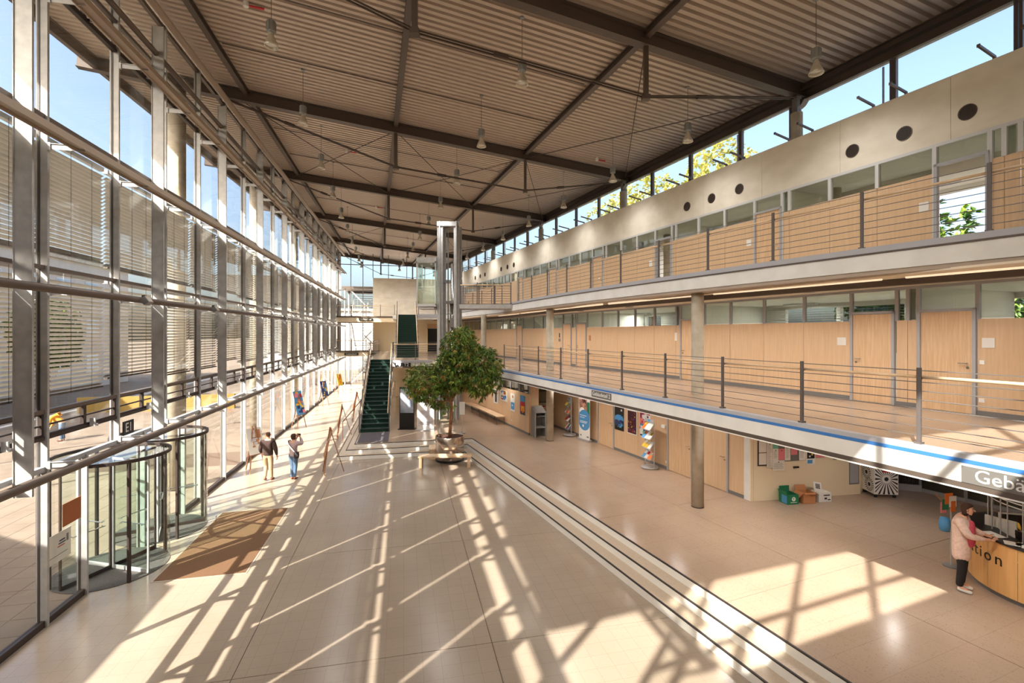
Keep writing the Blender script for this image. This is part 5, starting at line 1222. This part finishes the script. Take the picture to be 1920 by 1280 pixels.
# ================================================================== EASELS
def easel(label, c, rz, board, bz, cols, lean=.42, H=1.75, mt='bark'):
    b = root('easel', label, 'easel', c, rz); Mx = at(c, rz)
    for sx in (-1,1): m = MB(); m.bar(Mx @ V((sx*.32,-.12,0)), Mx @ V((sx*.06,.12,H)), .035, .03); m.build('leg', M_[mt], b)
    m = MB(); m.bar(Mx @ V((0,.62,0)), Mx @ V((0,.13,H*.95)), .035, .03); m.build('leg', M_[mt], b)
    m = MB(); m.bar(Mx @ V((-.36,-.07,bz-.02)), Mx @ V((.36,-.07,bz-.02)), .05, .04); m.bar(Mx @ V((-.15,.07,H*.75)), Mx @ V((.15,.07,H*.75)), .04, .03); m.build('ledge', M_[mt], b)
    w, h = board; Mb = Mx @ Matrix.Translation((0,-.085,bz)) @ Matrix.Rotation(-lean*.6,4,'X')
    pb = root('painting', 'painting: '+label.replace('wooden easel','canvas on the wooden easel'), 'painting', Mb.translation, rz)
    MB().box(None,(w,.025,h),M=Mb @ Matrix.Translation((0,0,h/2))).build('canvas', M_[cols[0]], pb)
    by = {}
    for q in range(len(cols)*4):
        cc = cols[1+q % (len(cols)-1)] if len(cols) > 1 else cols[0]; ww = w*rs.uniform(.15,.4); h2 = h*rs.uniform(.06,.2); x = rs.uniform(-w/2+ww/2+.01,w/2-ww/2-.01); z = rs.uniform(h2/2+.01,h-h2/2-.01)
        by.setdefault(cc, MB()).box(None,(ww,.003,h2),M=Mb @ Matrix.Translation((x,-.014-.0004*q,z)))
    for k_, m in by.items(): m.build('paint', M_[k_], pb)
easel('wooden easel standing edge-on at the foot of the steps', V((-7.05,18.4,0)), R(-66), (.62,1.05), .66, ['cardb','bark','paper'])
easel('wooden easel standing behind the nearest edge-on easel', V((-8.7,24.4,0)), R(-68), (.6,.95), .7, ['bark','orange','cardb'])
easel('wooden easel far along the side of the lower stair', V((-9.6,29.5,0)), R(-68), (.6,1.0), .75, ['orange','bark'])
easel('wooden easel with pale picture by the glass behind the walking man', V((-9.85,18.6,0)), R(62), (.6,1.0), .7, ['paper','wash','cardb'])
easel('wooden easel with blue and red picture by the glass', V((-11.95,27.3,0)), R(70), (.6,1.35), .75, ['sky_card','red','yellow','navy','pink'])
easel('wooden easel with small blue and yellow picture farther along the glass', V((-13.75,35.5,0)), R(70), (.6,1.1), .75, ['navy','yellow','sky_card'])
easel('wooden easel with yellow picture at the far end of the glass', V((-15.3,43,0)), R(70), (.6,1.0), .75, ['yellow','orange'])

# ================================================================== PEOPLE
def skin_mesh(pts, edges, rootv, sub=2):
    names = list(pts); me = D.meshes.new('skin'); me.from_pydata([pts[n][0] for n in names], [(names.index(a), names.index(b)) for a, b in edges], [])
    o = D.objects.new('skin', me); COL.objects.link(o)
    o.modifiers.new('s','SKIN').use_smooth_shade = True
    for i, n in enumerate(names):
        rr = pts[n][1]; sv = me.skin_vertices[0].data[i]; sv.radius = rr if isinstance(rr, tuple) else (rr, rr); sv.use_root = (n == rootv)
    o.modifiers.new('u','SUBSURF').levels = sub; o.modifiers['u'].render_levels = sub
    bpy.context.view_layer.update()
    r = D.meshes.new_from_object(o.evaluated_get(bpy.context.evaluated_depsgraph_get()))
    D.objects.remove(o); return r
def add_mesh(name, me, m, parent, smooth=True):
    me.materials.clear()
    for x in (m if isinstance(m, list) else [m]): me.materials.append(x)
    if smooth: me.polygons.foreach_set('use_smooth', [True]*len(me.polygons))
    me.name = name; o = D.objects.new(name, me); COL.objects.link(o); o.parent = parent; PM[o.name] = PM[parent.name]; return o
def body(name, label, loc, rz, h, J, top, bottom, shoe, hairfn, cat='person', face=True, coat=None, stout=1.0, hem=.90):
    r = root(name, label, cat, loc, rz); k = h/1.75
    g = {'pelvis':((0,0,.95),(.155*stout,.115*stout)),'waist':((0,0,1.10),(.145*stout,.11*stout)),'chest':((0,.0,1.28),(.16*stout,.12*stout)),'shc':((0,-.01,1.42),(.11,.085)),'neck':((0,0,1.50),.052),'hl':((0,.025,1.57),(.068,.078)),'hm':((0,.025,1.65),(.09,.105)),'ht':((0,.012,1.715),(.075,.085))}
    for sd, sg in (('L',-1),('R',1)):
        g['sh'+sd] = ((sg*.175,-.01,1.405),.062); g['el'+sd] = ((sg*.245,-.03,1.13),.044); g['wr'+sd] = ((sg*.265,.05,.89),.028); g['pa'+sd] = ((sg*.268,.075,.815),.034)
        g['hip'+sd] = ((sg*.09,0,.90),.10); g['kn'+sd] = ((sg*.10,.02,.50),.06); g['an'+sd] = ((sg*.10,-.02,.09),.04); g['to'+sd] = ((sg*.11,.12,.035),.033)
    for n, p in J.items(): g[n] = (p, g[n][1])
    sc = lambda q, e=0: (V(q[0])*k, tuple((x+e)*k for x in q[1]) if isinstance(q[1], tuple) else (q[1]+e)*k)
    E_ = [('pelvis','waist'),('waist','chest'),('chest','shc'),('shc','neck'),('neck','hl'),('hl','hm'),('hm','ht')]
    for s in 'LR': E_ += [('shc','sh'+s),('sh'+s,'el'+s),('el'+s,'wr'+s),('wr'+s,'pa'+s),('pelvis','hip'+s),('hip'+s,'kn'+s),('kn'+s,'an'+s),('an'+s,'to'+s)]
    me = skin_mesh({n: sc(q) for n, q in g.items()}, E_, 'pelvis')
    hmz = V(g['hm'][0])*k
    near = [v.co for v in me.vertices if (v.co-hmz).length < .16*k and abs(v.co.z-hmz.z) < .045*k]
    yf = max(c.y for c in near if abs(c.x-hmz.x) < .035*k)-hmz.y; xf = max(abs(c.x-hmz.x) for c in near)
    yl = max([c.y for c in (v.co for v in me.vertices) if abs(c.z-hmz.z+.055*k) < .03*k and abs(c.x-hmz.x) < .03*k])-hmz.y
    bm = bmesh.new(); bm.from_mesh(me); ex_ = MB()
    for s, sg in (('L',-1),('R',1)):
        w, p = V(g['wr'+s][0]), V(g['pa'+s][0]); d = (p-w).normalized(); up = V((0,1,0)) if abs(d.y) < .8 else V((0,0,1)); sd = d.cross(up).normalized(); nn = sd.cross(d)
        for f in range(4):
            o = (f-1.5)*.019; l = (.062,.074,.07,.054)[f]; b0 = p+nn*o+d*.01; c1 = b0+d*l*.55-sd*sg*.006; c2 = c1+d*l*.4-sd*sg*.022; c3 = c2+d*l*.25-sd*sg*.02
            ex_.chain([x*k for x in (b0,c1,c2,c3)], [.0095*k,.009*k,.008*k,.006*k], 6)
        b0 = w+(p-w)*.5+nn*.028; c1 = b0+nn*.024+d*.03; c2 = c1+nn*.006+d*.03
        ex_.chain([x*k for x in (b0,c1,c2)], [.012*k,.010*k,.007*k], 6)
    hm = V(g['hm'][0])
    for sg in (-1,1): ex_.tube(hmz+V((sg*(xf-.006*k),-.005*k,-.01*k)), hmz+V((sg*(xf+.012*k),-.018*k,0)), .028*k, 8, .02*k)
    ex_.tube(hmz+V((0,yf-.012*k,.005*k)), hmz+V((0,yf+.018*k,-.03*k)), .009*k, 6, .014*k)
    m2 = ex_.mesh('extra', M_['skin']); bm.from_mesh(m2); bm.to_mesh(me); bm.free()
    add_mesh('body', me, M_['skin'], r)
    if face:
        fm_ = MB()
        for sg in (-1,1):
            fm_.tube(hmz+V((sg*.03*k,yf-.022*k,.012*k)), hmz+V((sg*.03*k,yf-.003*k,.012*k)), .010*k, 8, .006*k)
            fm_.bar(hmz+V((sg*.016*k,yf-.004*k,.034*k)), hmz+V((sg*.044*k,yf-.014*k,.036*k)), .012*k, .006*k)
        add_mesh('eyes', fm_.mesh('eyes', M_['black']), M_['black'], r)
        lm = MB(); lm.tube(hmz+V((-.022*k,yl-.007*k,-.055*k)), hmz+V((.022*k,yl-.007*k,-.055*k)), .008*k, 6); add_mesh('lips', lm.mesh('lips', M_['lip']), M_['lip'], r)
    # clothes
    tj = ['pelvis','waist','chest','shc','shL','elL','wrL','shR','elR','wrR']; te = [('pelvis','waist'),('waist','chest'),('chest','shc'),('shc','shL'),('shL','elL'),('elL','wrL'),('shc','shR'),('shR','elR'),('elR','wrR')]
    tp = {n: sc(g[n], .034 if n[:2] in ('el','sh') and n != 'shc' else .02) for n in tj}; tp['shc'] = (V((0,-.012,1.43))*k, (.10*k,.085*k))
    for s in 'LR': q = V(g['wr'+s][0])*k; e_ = V(g['el'+s][0])*k; tp['wr'+s] = (e_+(q-e_)*.92, .040*k)
    tp['hem'] = (V(g['pelvis'][0])*k*V((1,1,1))+V((0,0,(hem-.95)*k)), tuple((x+.014)*k for x in g['pelvis'][1])); te.append(('pelvis','hem'))
    add_mesh(coat or 'jacket', skin_mesh(tp, te, 'hem'), M_[top], r)
    bp = {n: sc(g[n], .018) for n in ('hipL','knL','hipR','knR')}; bp['pelvis'] = (V(g['pelvis'][0])*k+V((0,0,-.01)), .125*stout*k); bp['top'] = (V(g['pelvis'][0])*k+V((0,0,.11*k)), .12*stout*k)
    be = [('pelvis','top'),('pelvis','hipL'),('hipL','knL'),('pelvis','hipR'),('hipR','knR')]
    for s in 'LR': a = V(g['an'+s][0])*k; kn = V(g['kn'+s][0])*k; bp['an'+s] = (a+(kn-a)*-.02, .062*k); be.append(('kn'+s,'an'+s))
    add_mesh('trousers', skin_mesh(bp, be, 'pelvis'), M_[bottom], r)
    for s in 'LR':
        a, t = V(g['an'+s][0])*k, V(g['to'+s][0])*k; f = (t-a); f.z = 0; f.normalize(); z0 = min(a.z-.05*k, t.z)
        sp = {'h':(V((a.x,a.y,0))+V((0,0,max(a.z-.045*k,.03*k)))-f*.035*k, .042*k),'m':(V((a.x,a.y,0))+f*.07*k+V((0,0,max((a.z+t.z)/2-.02*k,.04*k))), (.045*k,.042*k)),'t':(t+f*.04*k, (.04*k,.03*k))}
        add_mesh('shoe', skin_mesh(sp, [('h','m'),('m','t')], 'm'), M_[shoe], r)
    hairfn(r, hm*k, k)
    return r, g, k
M_['lip'] = mat('lips', srgb(176,92,88), .6)
for n, c in (('jacket_brown',(66,46,42)),('trousers_beige',(178,154,124)),('shoe_brown',(110,64,44)),('hair_brown',(74,46,32)),('hair_grey',(110,80,62)),('knit_lilac',(190,168,172)),('jeans',(88,112,142)),('cardigan',(226,196,180)),('top_pink',(216,84,108)),('trousers_black',(30,26,28)),('shoe_white',(226,222,216)),('hivis',(240,170,60)),('bag_black',(44,36,38))):
    M_[n] = mat(n, srgb(*c), .85, col2=tuple(x*.82 for x in srgb(*c)), scale=22)
def hair_short(r, hm, k):
    m = MB(); m.lathe([(.066*k,-.05*k),(.084*k,.01*k),(.082*k,.05*k),(.06*k,.085*k),(.0001,.1*k)], hm+V((0,-.03*k,-.004)), 18, close=False); o = add_mesh('hair', m.mesh('hair', M_['hair_grey']), M_['hair_grey'], r)
def hair_long(col):
    def f(r, hm, k):
        m = MB(); m.lathe([(.05*k,-.125*k),(.085*k,-.10*k),(.099*k,-.04*k),(.103*k,.02*k),(.092*k,.065*k),(.06*k,.098*k),(.0001,.108*k)], V((0,0,0)), 20, close=False)
        me = m.mesh('hair', M_[col])
        for v in me.vertices:
            if v.co.y > .02*k and v.co.z < .055*k: v.co.y = .02*k if v.co.z > -.02*k else -.005*k
            v.co += V((.004*math.sin(v.co.z*260), .004*math.sin(v.co.x*300+v.co.z*180), 0))*k
            v.co += hm+V((0,-.012*k,.0))
        add_mesh('hair', me, M_[col], r)
    return f
# walking man, seen from behind
body('person', 'man in dark brown jacket and beige trousers walking away beside the glass', (-8.83,17.5,0), R(8), 1.76,
     {'knL':(-.10,.10,.52),'anL':(-.09,-.05,.12),'toL':(-.1,.06,.04),'knR':(.10,.0,.49),'anR':(.10,.06,.08),'toR':(.12,.2,.035),'elL':(-.27,.0,1.14),'wrL':(-.27,.16,.95),'paL':(-.26,.22,.9),'elR':(.28,-.06,1.13),'wrR':(.30,.02,.88),'paR':(.30,.05,.81)},
     'jacket_brown','trousers_beige','shoe_brown',hair_short, stout=1.12)
# woman photographing
r, g, k = body('person', 'woman in lilac jumper and jeans with black shoulder bag raising a camera', (-7.98,17.65,0), R(-12), 1.66,
     {'elR':(.30,.12,1.36),'wrR':(.14,.22,1.60),'paR':(.08,.20,1.64),'elL':(-.2,.16,1.2),'wrL':(-.04,.24,1.52),'paL':(.0,.22,1.58),'knR':(.07,.03,.5),'anR':(.06,-.02,.09),'toR':(.06,.12,.035),'knL':(-.06,.03,.5),'anL':(-.05,-.02,.09),'toL':(-.06,.12,.035)},
     'knit_lilac','jeans','shoe_brown',hair_long('hair_brown'), hem=.88, coat='jumper')
Mx = PM[r.name]
o = MB().box(None,(.13,.06,.09),M=Mx @ Matrix.Translation((.04*k,.26*k,1.66*k))).build('camera_body', M_['black']); o.name = 'handheld_camera'; tag(o, 'small black camera held up by the woman in jeans', 'camera')
b = root('shoulder_bag', 'black shoulder bag on the hip of the woman in jeans', 'bag', Mx @ V((.2,-.1,.85)))
m = MB(); m.lathe([(.0001,-.13),(.09,-.12),(.11,-.02),(.10,.1),(.0001,.12)], (0,0,0), 14); 
for v in m.v: v.y *= .55
m.v = [Mx @ (v+V((.2,-.1,.93))) for v in m.v]; m.build('pouch', M_['bag_black'], b, True)
MB().chain([Mx @ V(p) for p in ((.2,-.12,1.02),(.1,-.16,1.15),(-.06,-.165,1.32),(-.14,-.1,1.42),(-.13,.03,1.42))], [.012]*5, 6).build('strap', M_['bag_black'], b)
# woman at the desk
r, g, k = body('person', 'woman in pale pink cardigan and black trousers standing at the information desk', (8.43,9.07,ZU), R(-140), 1.66,
     {'shc':(0,.02,1.41),'neck':(0,.045,1.49),'hl':(.005,.085,1.555),'hm':(.008,.10,1.625),'ht':(.006,.085,1.69),'elR':(.22,.13,1.15),'wrR':(.02,.36,1.105),'paR':(-.05,.42,1.10),'elL':(-.28,.12,1.15),'wrL':(-.25,.34,1.11),'paL':(-.23,.42,1.105),'knR':(.09,.02,.5),'toR':(.12,.14,.035),'knL':(-.09,.02,.5)},
     'cardigan','trousers_black','shoe_white',hair_long('hair_brown'), stout=1.24, hem=.56, coat='cardigan')
tp = {'a':(V((0,.085,1.40))*k,(.10*k,.08*k)),'b':(V((0,.105,1.22))*k,(.155*k,.12*k)),'c':(V((0,.10,1.02))*k,(.15*k,.12*k)),'d':(V((0,.085,.86))*k,(.14*k,.11*k))}
add_mesh('top', skin_mesh(tp, [('a','b'),('b','c'),('c','d')], 'b'), M_['top_pink'], r)

# ================================================================== OUTSIDE
g3 = MB().fbox(A, -250, 400, 26.2, 400, -.5, -.05).build('ground', M_['ground']); tag(g3, kind='structure')
gd = MB().fbox(F, -250, 400, -400, -6.5, -.5, -.03).build('ground', M_['ground']); tag(gd, kind='structure')
g2 = MB().fbox(W, 53.5, 500, -300, 300, -.5, -.04).build('ground', M_['ground']); tag(g2, kind='structure')
pv = MB().fbox(F, 0, 24, -12.6, -6.52, -.04, -.012)
pv = pv.build('pavement', M_['joint']); tag(pv, kind='structure')
pvm = MB().box((0,0,0),(.588,.588,.05)).mesh('paver', M_['paver'])
n_ = 0
for i in range(26):
    for j in range(10):
        if n_ >= 290: break
        inst('paver', pvm, pv, at(F.P(6.3+i*.6,-6.85-j*.6,-.032), F.a)); n_ += 1
for n0, n1, lb_ in ((-22,-21.6,'pale kerb along the street outside the glass'),):
    o = MB().fbox(F, 16.5, 90, n0, n1, -.03, .12).build('street_kerb', M_['farwhite']); tag(o, lb_, 'kerb')
o = MB().fbox(F, 38, 38.25, -21.4, -11.8, -.03, 1.0).build('site_fence', M_['ochre']); tag(o, 'long ochre site hoarding behind the road worker', 'hoarding')
def farhouse(label, s0, s1, n0, n1, h, mt, wins, base=0, fr=F):
    b = root('building', label, 'building', fr.P((s0+s1)/2,(n0+n1)/2,base), fr.a)
    MB().fbox(fr, s0, s1, n0, n1, base, h).build('wall', M_[mt], b)
    MB().fbox(fr, s0-.3, s1+.3, n0-.3, n1+.3, h, h+.35).build('roof', M_['conc2'], b)
    for (s, z, w, hh) in wins:
        f = MB(); f.fbox(fr, s, s+w, n1, n1+.06, z, z+hh); f = f.build('window', M_['framel'], b)
        MB().fbox(fr, s+.1, s+w-.1, n1+.05, n1+.09, z+.1, z+hh-.1).build('pane', M_['farwin'], f)
    return b
farhouse('long brown brick building with large pale windows across the street', -14, 34, -44, -32, 14.5, 'brick', [(-12+i*5.2, z, 2.6, 2.2) for i in range(9) for z in (2.2,6.3,10.4)])
farhouse('white rendered building with pale windows farther along the street', 37, 62, -46, -30, 12, 'farwhite', [(38.5+i*4, z, 2.0, 1.8) for i in range(6) for z in (1.5,5,8.5)])
farhouse('grey block with pale windows beyond the end of the hall', 74, 86, -20, 2, 8.6, 'farwhite', [(0,0,0,0)][:0], fr=F)
def fartree(label, p, h, rr, seed, mats):
    b = root('tree', label, 'tree', p); m = MB(); m.chain([V(p), V(p)+V((.1,0,h*.35)), V(p)+V((0,.1,h*.7))], [.25,.2,.1], 8); m.build('trunk', M_['bark'], b)
    x, y, z = p; crown('foliage', b, [(x,y,z+h*.68,rr,rr,h*.3),(x+rr*.4,y,z+h*.55,rr*.7,rr*.7,h*.2),(x-rr*.4,y+.3,z+h*.58,rr*.7,rr*.7,h*.2)], 1500, .34, .17, 8, mats, .4, seed, .2)
YL = [mat('yleaf_a', srgb(214,206,130), .6), mat('yleaf_b', srgb(184,182,104), .6), mat('yleaf_c', srgb(150,156,84), .6)]
GL = [LM[1], LM[2], LM[0]]
for i, (s, n, h, rr, mt) in enumerate(((21.5,22,17.3,2.6,YL),(28.5,23,17.5,3.0,YL),(34,24,17.5,3.2,YL),(12,24,11,3,GL))):
    p = A.P(s, n, 0); fartree(['yellow-green tree behind the nearest roof glazing','yellow-green tree behind the middle roof glazing','yellow-green tree behind the far roof glazing','green tree behind the offices'][i], (p.x,p.y,0), h, rr, 11+i, mt)
for i, (s, n, h) in enumerate(((19.5,-27,6.5),(41,-25,8),(33,-27,6),(26,-27,7.5))):
    p = F.P(s, n); fartree(f'green street tree across the road, {ORD[i]} of four along the hoarding' if i != 1 else 'tall green street tree in front of the white building', (p.x,p.y,-.03), h, 2.0, 31+i, GL)
# flag, mast, worker
b = root('banner_flag', 'tall blue banner flag on a white mast outside the glass', 'flag', F.P(21,-19.5,0))
m = MB(); m.tube(F.P(21,-19.5,0), F.P(21,-19.5,9.5), .06, 8); m.build('mast', M_['farwhite'], b); MB().add([F.P(21.05,-19.5,5.2),F.P(22.0,-19.6,5.4),F.P(21.6,-19.5,8.0),F.P(21.05,-19.5,8.6)], [(0,1,2,3)]).build('cloth', M_['sky_card'], b)
for i, s in enumerate((16.5,26)):
    b = root('lamp_mast', f'slim white street mast outside the glass, {"nearer" if i == 0 else "farther"} one', 'mast', F.P(s,-16,0)); m = MB(); m.tube(F.P(s,-16,0), F.P(s,-16,6.8), .08, 8); m.build('pole', M_['farwhite'], b); MB().box(F.P(s,-16,6.85),(.5,.3,.12),F.a).build('lamp_head', M_['grey'], b)
body('person', 'bending road worker in orange and yellow vest outside the glass', tuple(F.P(28.4,-16.6,-.03)), R(110), 1.75,
     {'waist':(0,.1,1.08),'chest':(0,.28,1.18),'shc':(0,.38,1.24),'neck':(0,.46,1.26),'hl':(0,.52,1.26),'hm':(0,.58,1.28),'ht':(0,.63,1.31),'shL':(-.17,.38,1.2),'shR':(.17,.38,1.2),'elL':(-.22,.42,.92),'wrL':(-.16,.52,.7),'paL':(-.15,.56,.63),'elR':(.22,.42,.92),'wrR':(.16,.52,.7),'paR':(.15,.56,.63)},
     'hivis','jeans','shoe_brown',hair_short, coat='vest')
# steel stair tower outside the end glazing
t = root('stair_tower', 'outdoor steel stair tower seen through the end glazing', 'stair tower', F.P(55,-4.5,0), F.a)
for s in (53.2,57):
    for n in (-6,-1.8): m = MB(); m.tube(F.P(s,n,0), F.P(s,n,10), .09, 8); m.build('post', M_['galv'], t)
for z0, s0, s1 in ((0,53.5,56.8),(3.3,56.8,53.5),(6.6,53.5,56.8)):
    for nn in (-5.4,-2.4):
        m = MB(); m.bar(F.P(s0,nn if z0 != 3.3 else nn+.2,z0), F.P(s1,nn,z0+3.3), .05, .25); m.build('stringer', M_['galv'], t)
        m = MB(); m.bar(F.P(53.3,nn,z0+.1), F.P(53.3,-2.4 if nn < -3 else -5.4,z0+3.2), .05, .12); m.build('brace', M_['alu'], t)
    for i in range(12):
        f = (i+.5)/12; m = MB(); m.box(F.P(s0+(s1-s0)*f,-3.9,z0+3.3*f), (2.8,.28,.04), F.a); m.build('tread', M_['grey'], t)
for z in (3.3,6.6,9.9):
    MB().box(F.P(57.2,-3.9,z), (4.4,1.2,.12), F.a).build('landing', M_['grey'], t)
    for i in range(14): m = MB(); m.tube(F.P(53.1,-6+i*.32,z-3.2), F.P(53.1,-6+i*.32,z-.9), .012, 5); m.build('bar', M_['galv'], t)
MB().fbox(F, 53, 58, -6.3, -1.4, 10, 10.25).build('roof', M_['tube'], t)
sc_ = MB(); sc_.chain([V((-20.5,66,0)),V((-20.2,66,1.6)),V((-19.2,66.2,2.6)),V((-17.8,66,3.0)),V((-16.8,66,2.0))],[.5,.7,.8,.6,.3],10); sc_ = sc_.build('sculpture', M_['grey'], smooth=True); tag(sc_, 'dark grey bulky sculpture on the forecourt beyond the end glazing', 'sculpture')

b = root('building', 'low neighbouring wing outside the near end of the glass facade', 'building', F.P(-5,-18,0), F.a)
MB().prism([xy(F,5.45,-11.2), xy(F,17,-28), xy(F,-30,-28), xy(F,-30,-11.2)], 0, 7.0).build('wall', M_['brick'], b)
MB().prism([xy(F,5.4,-11.25), xy(F,16.9,-28), xy(F,-30,-28), xy(F,-30,-11.25)], 7.0, 7.02).build('roof', M_['conc2'], b)
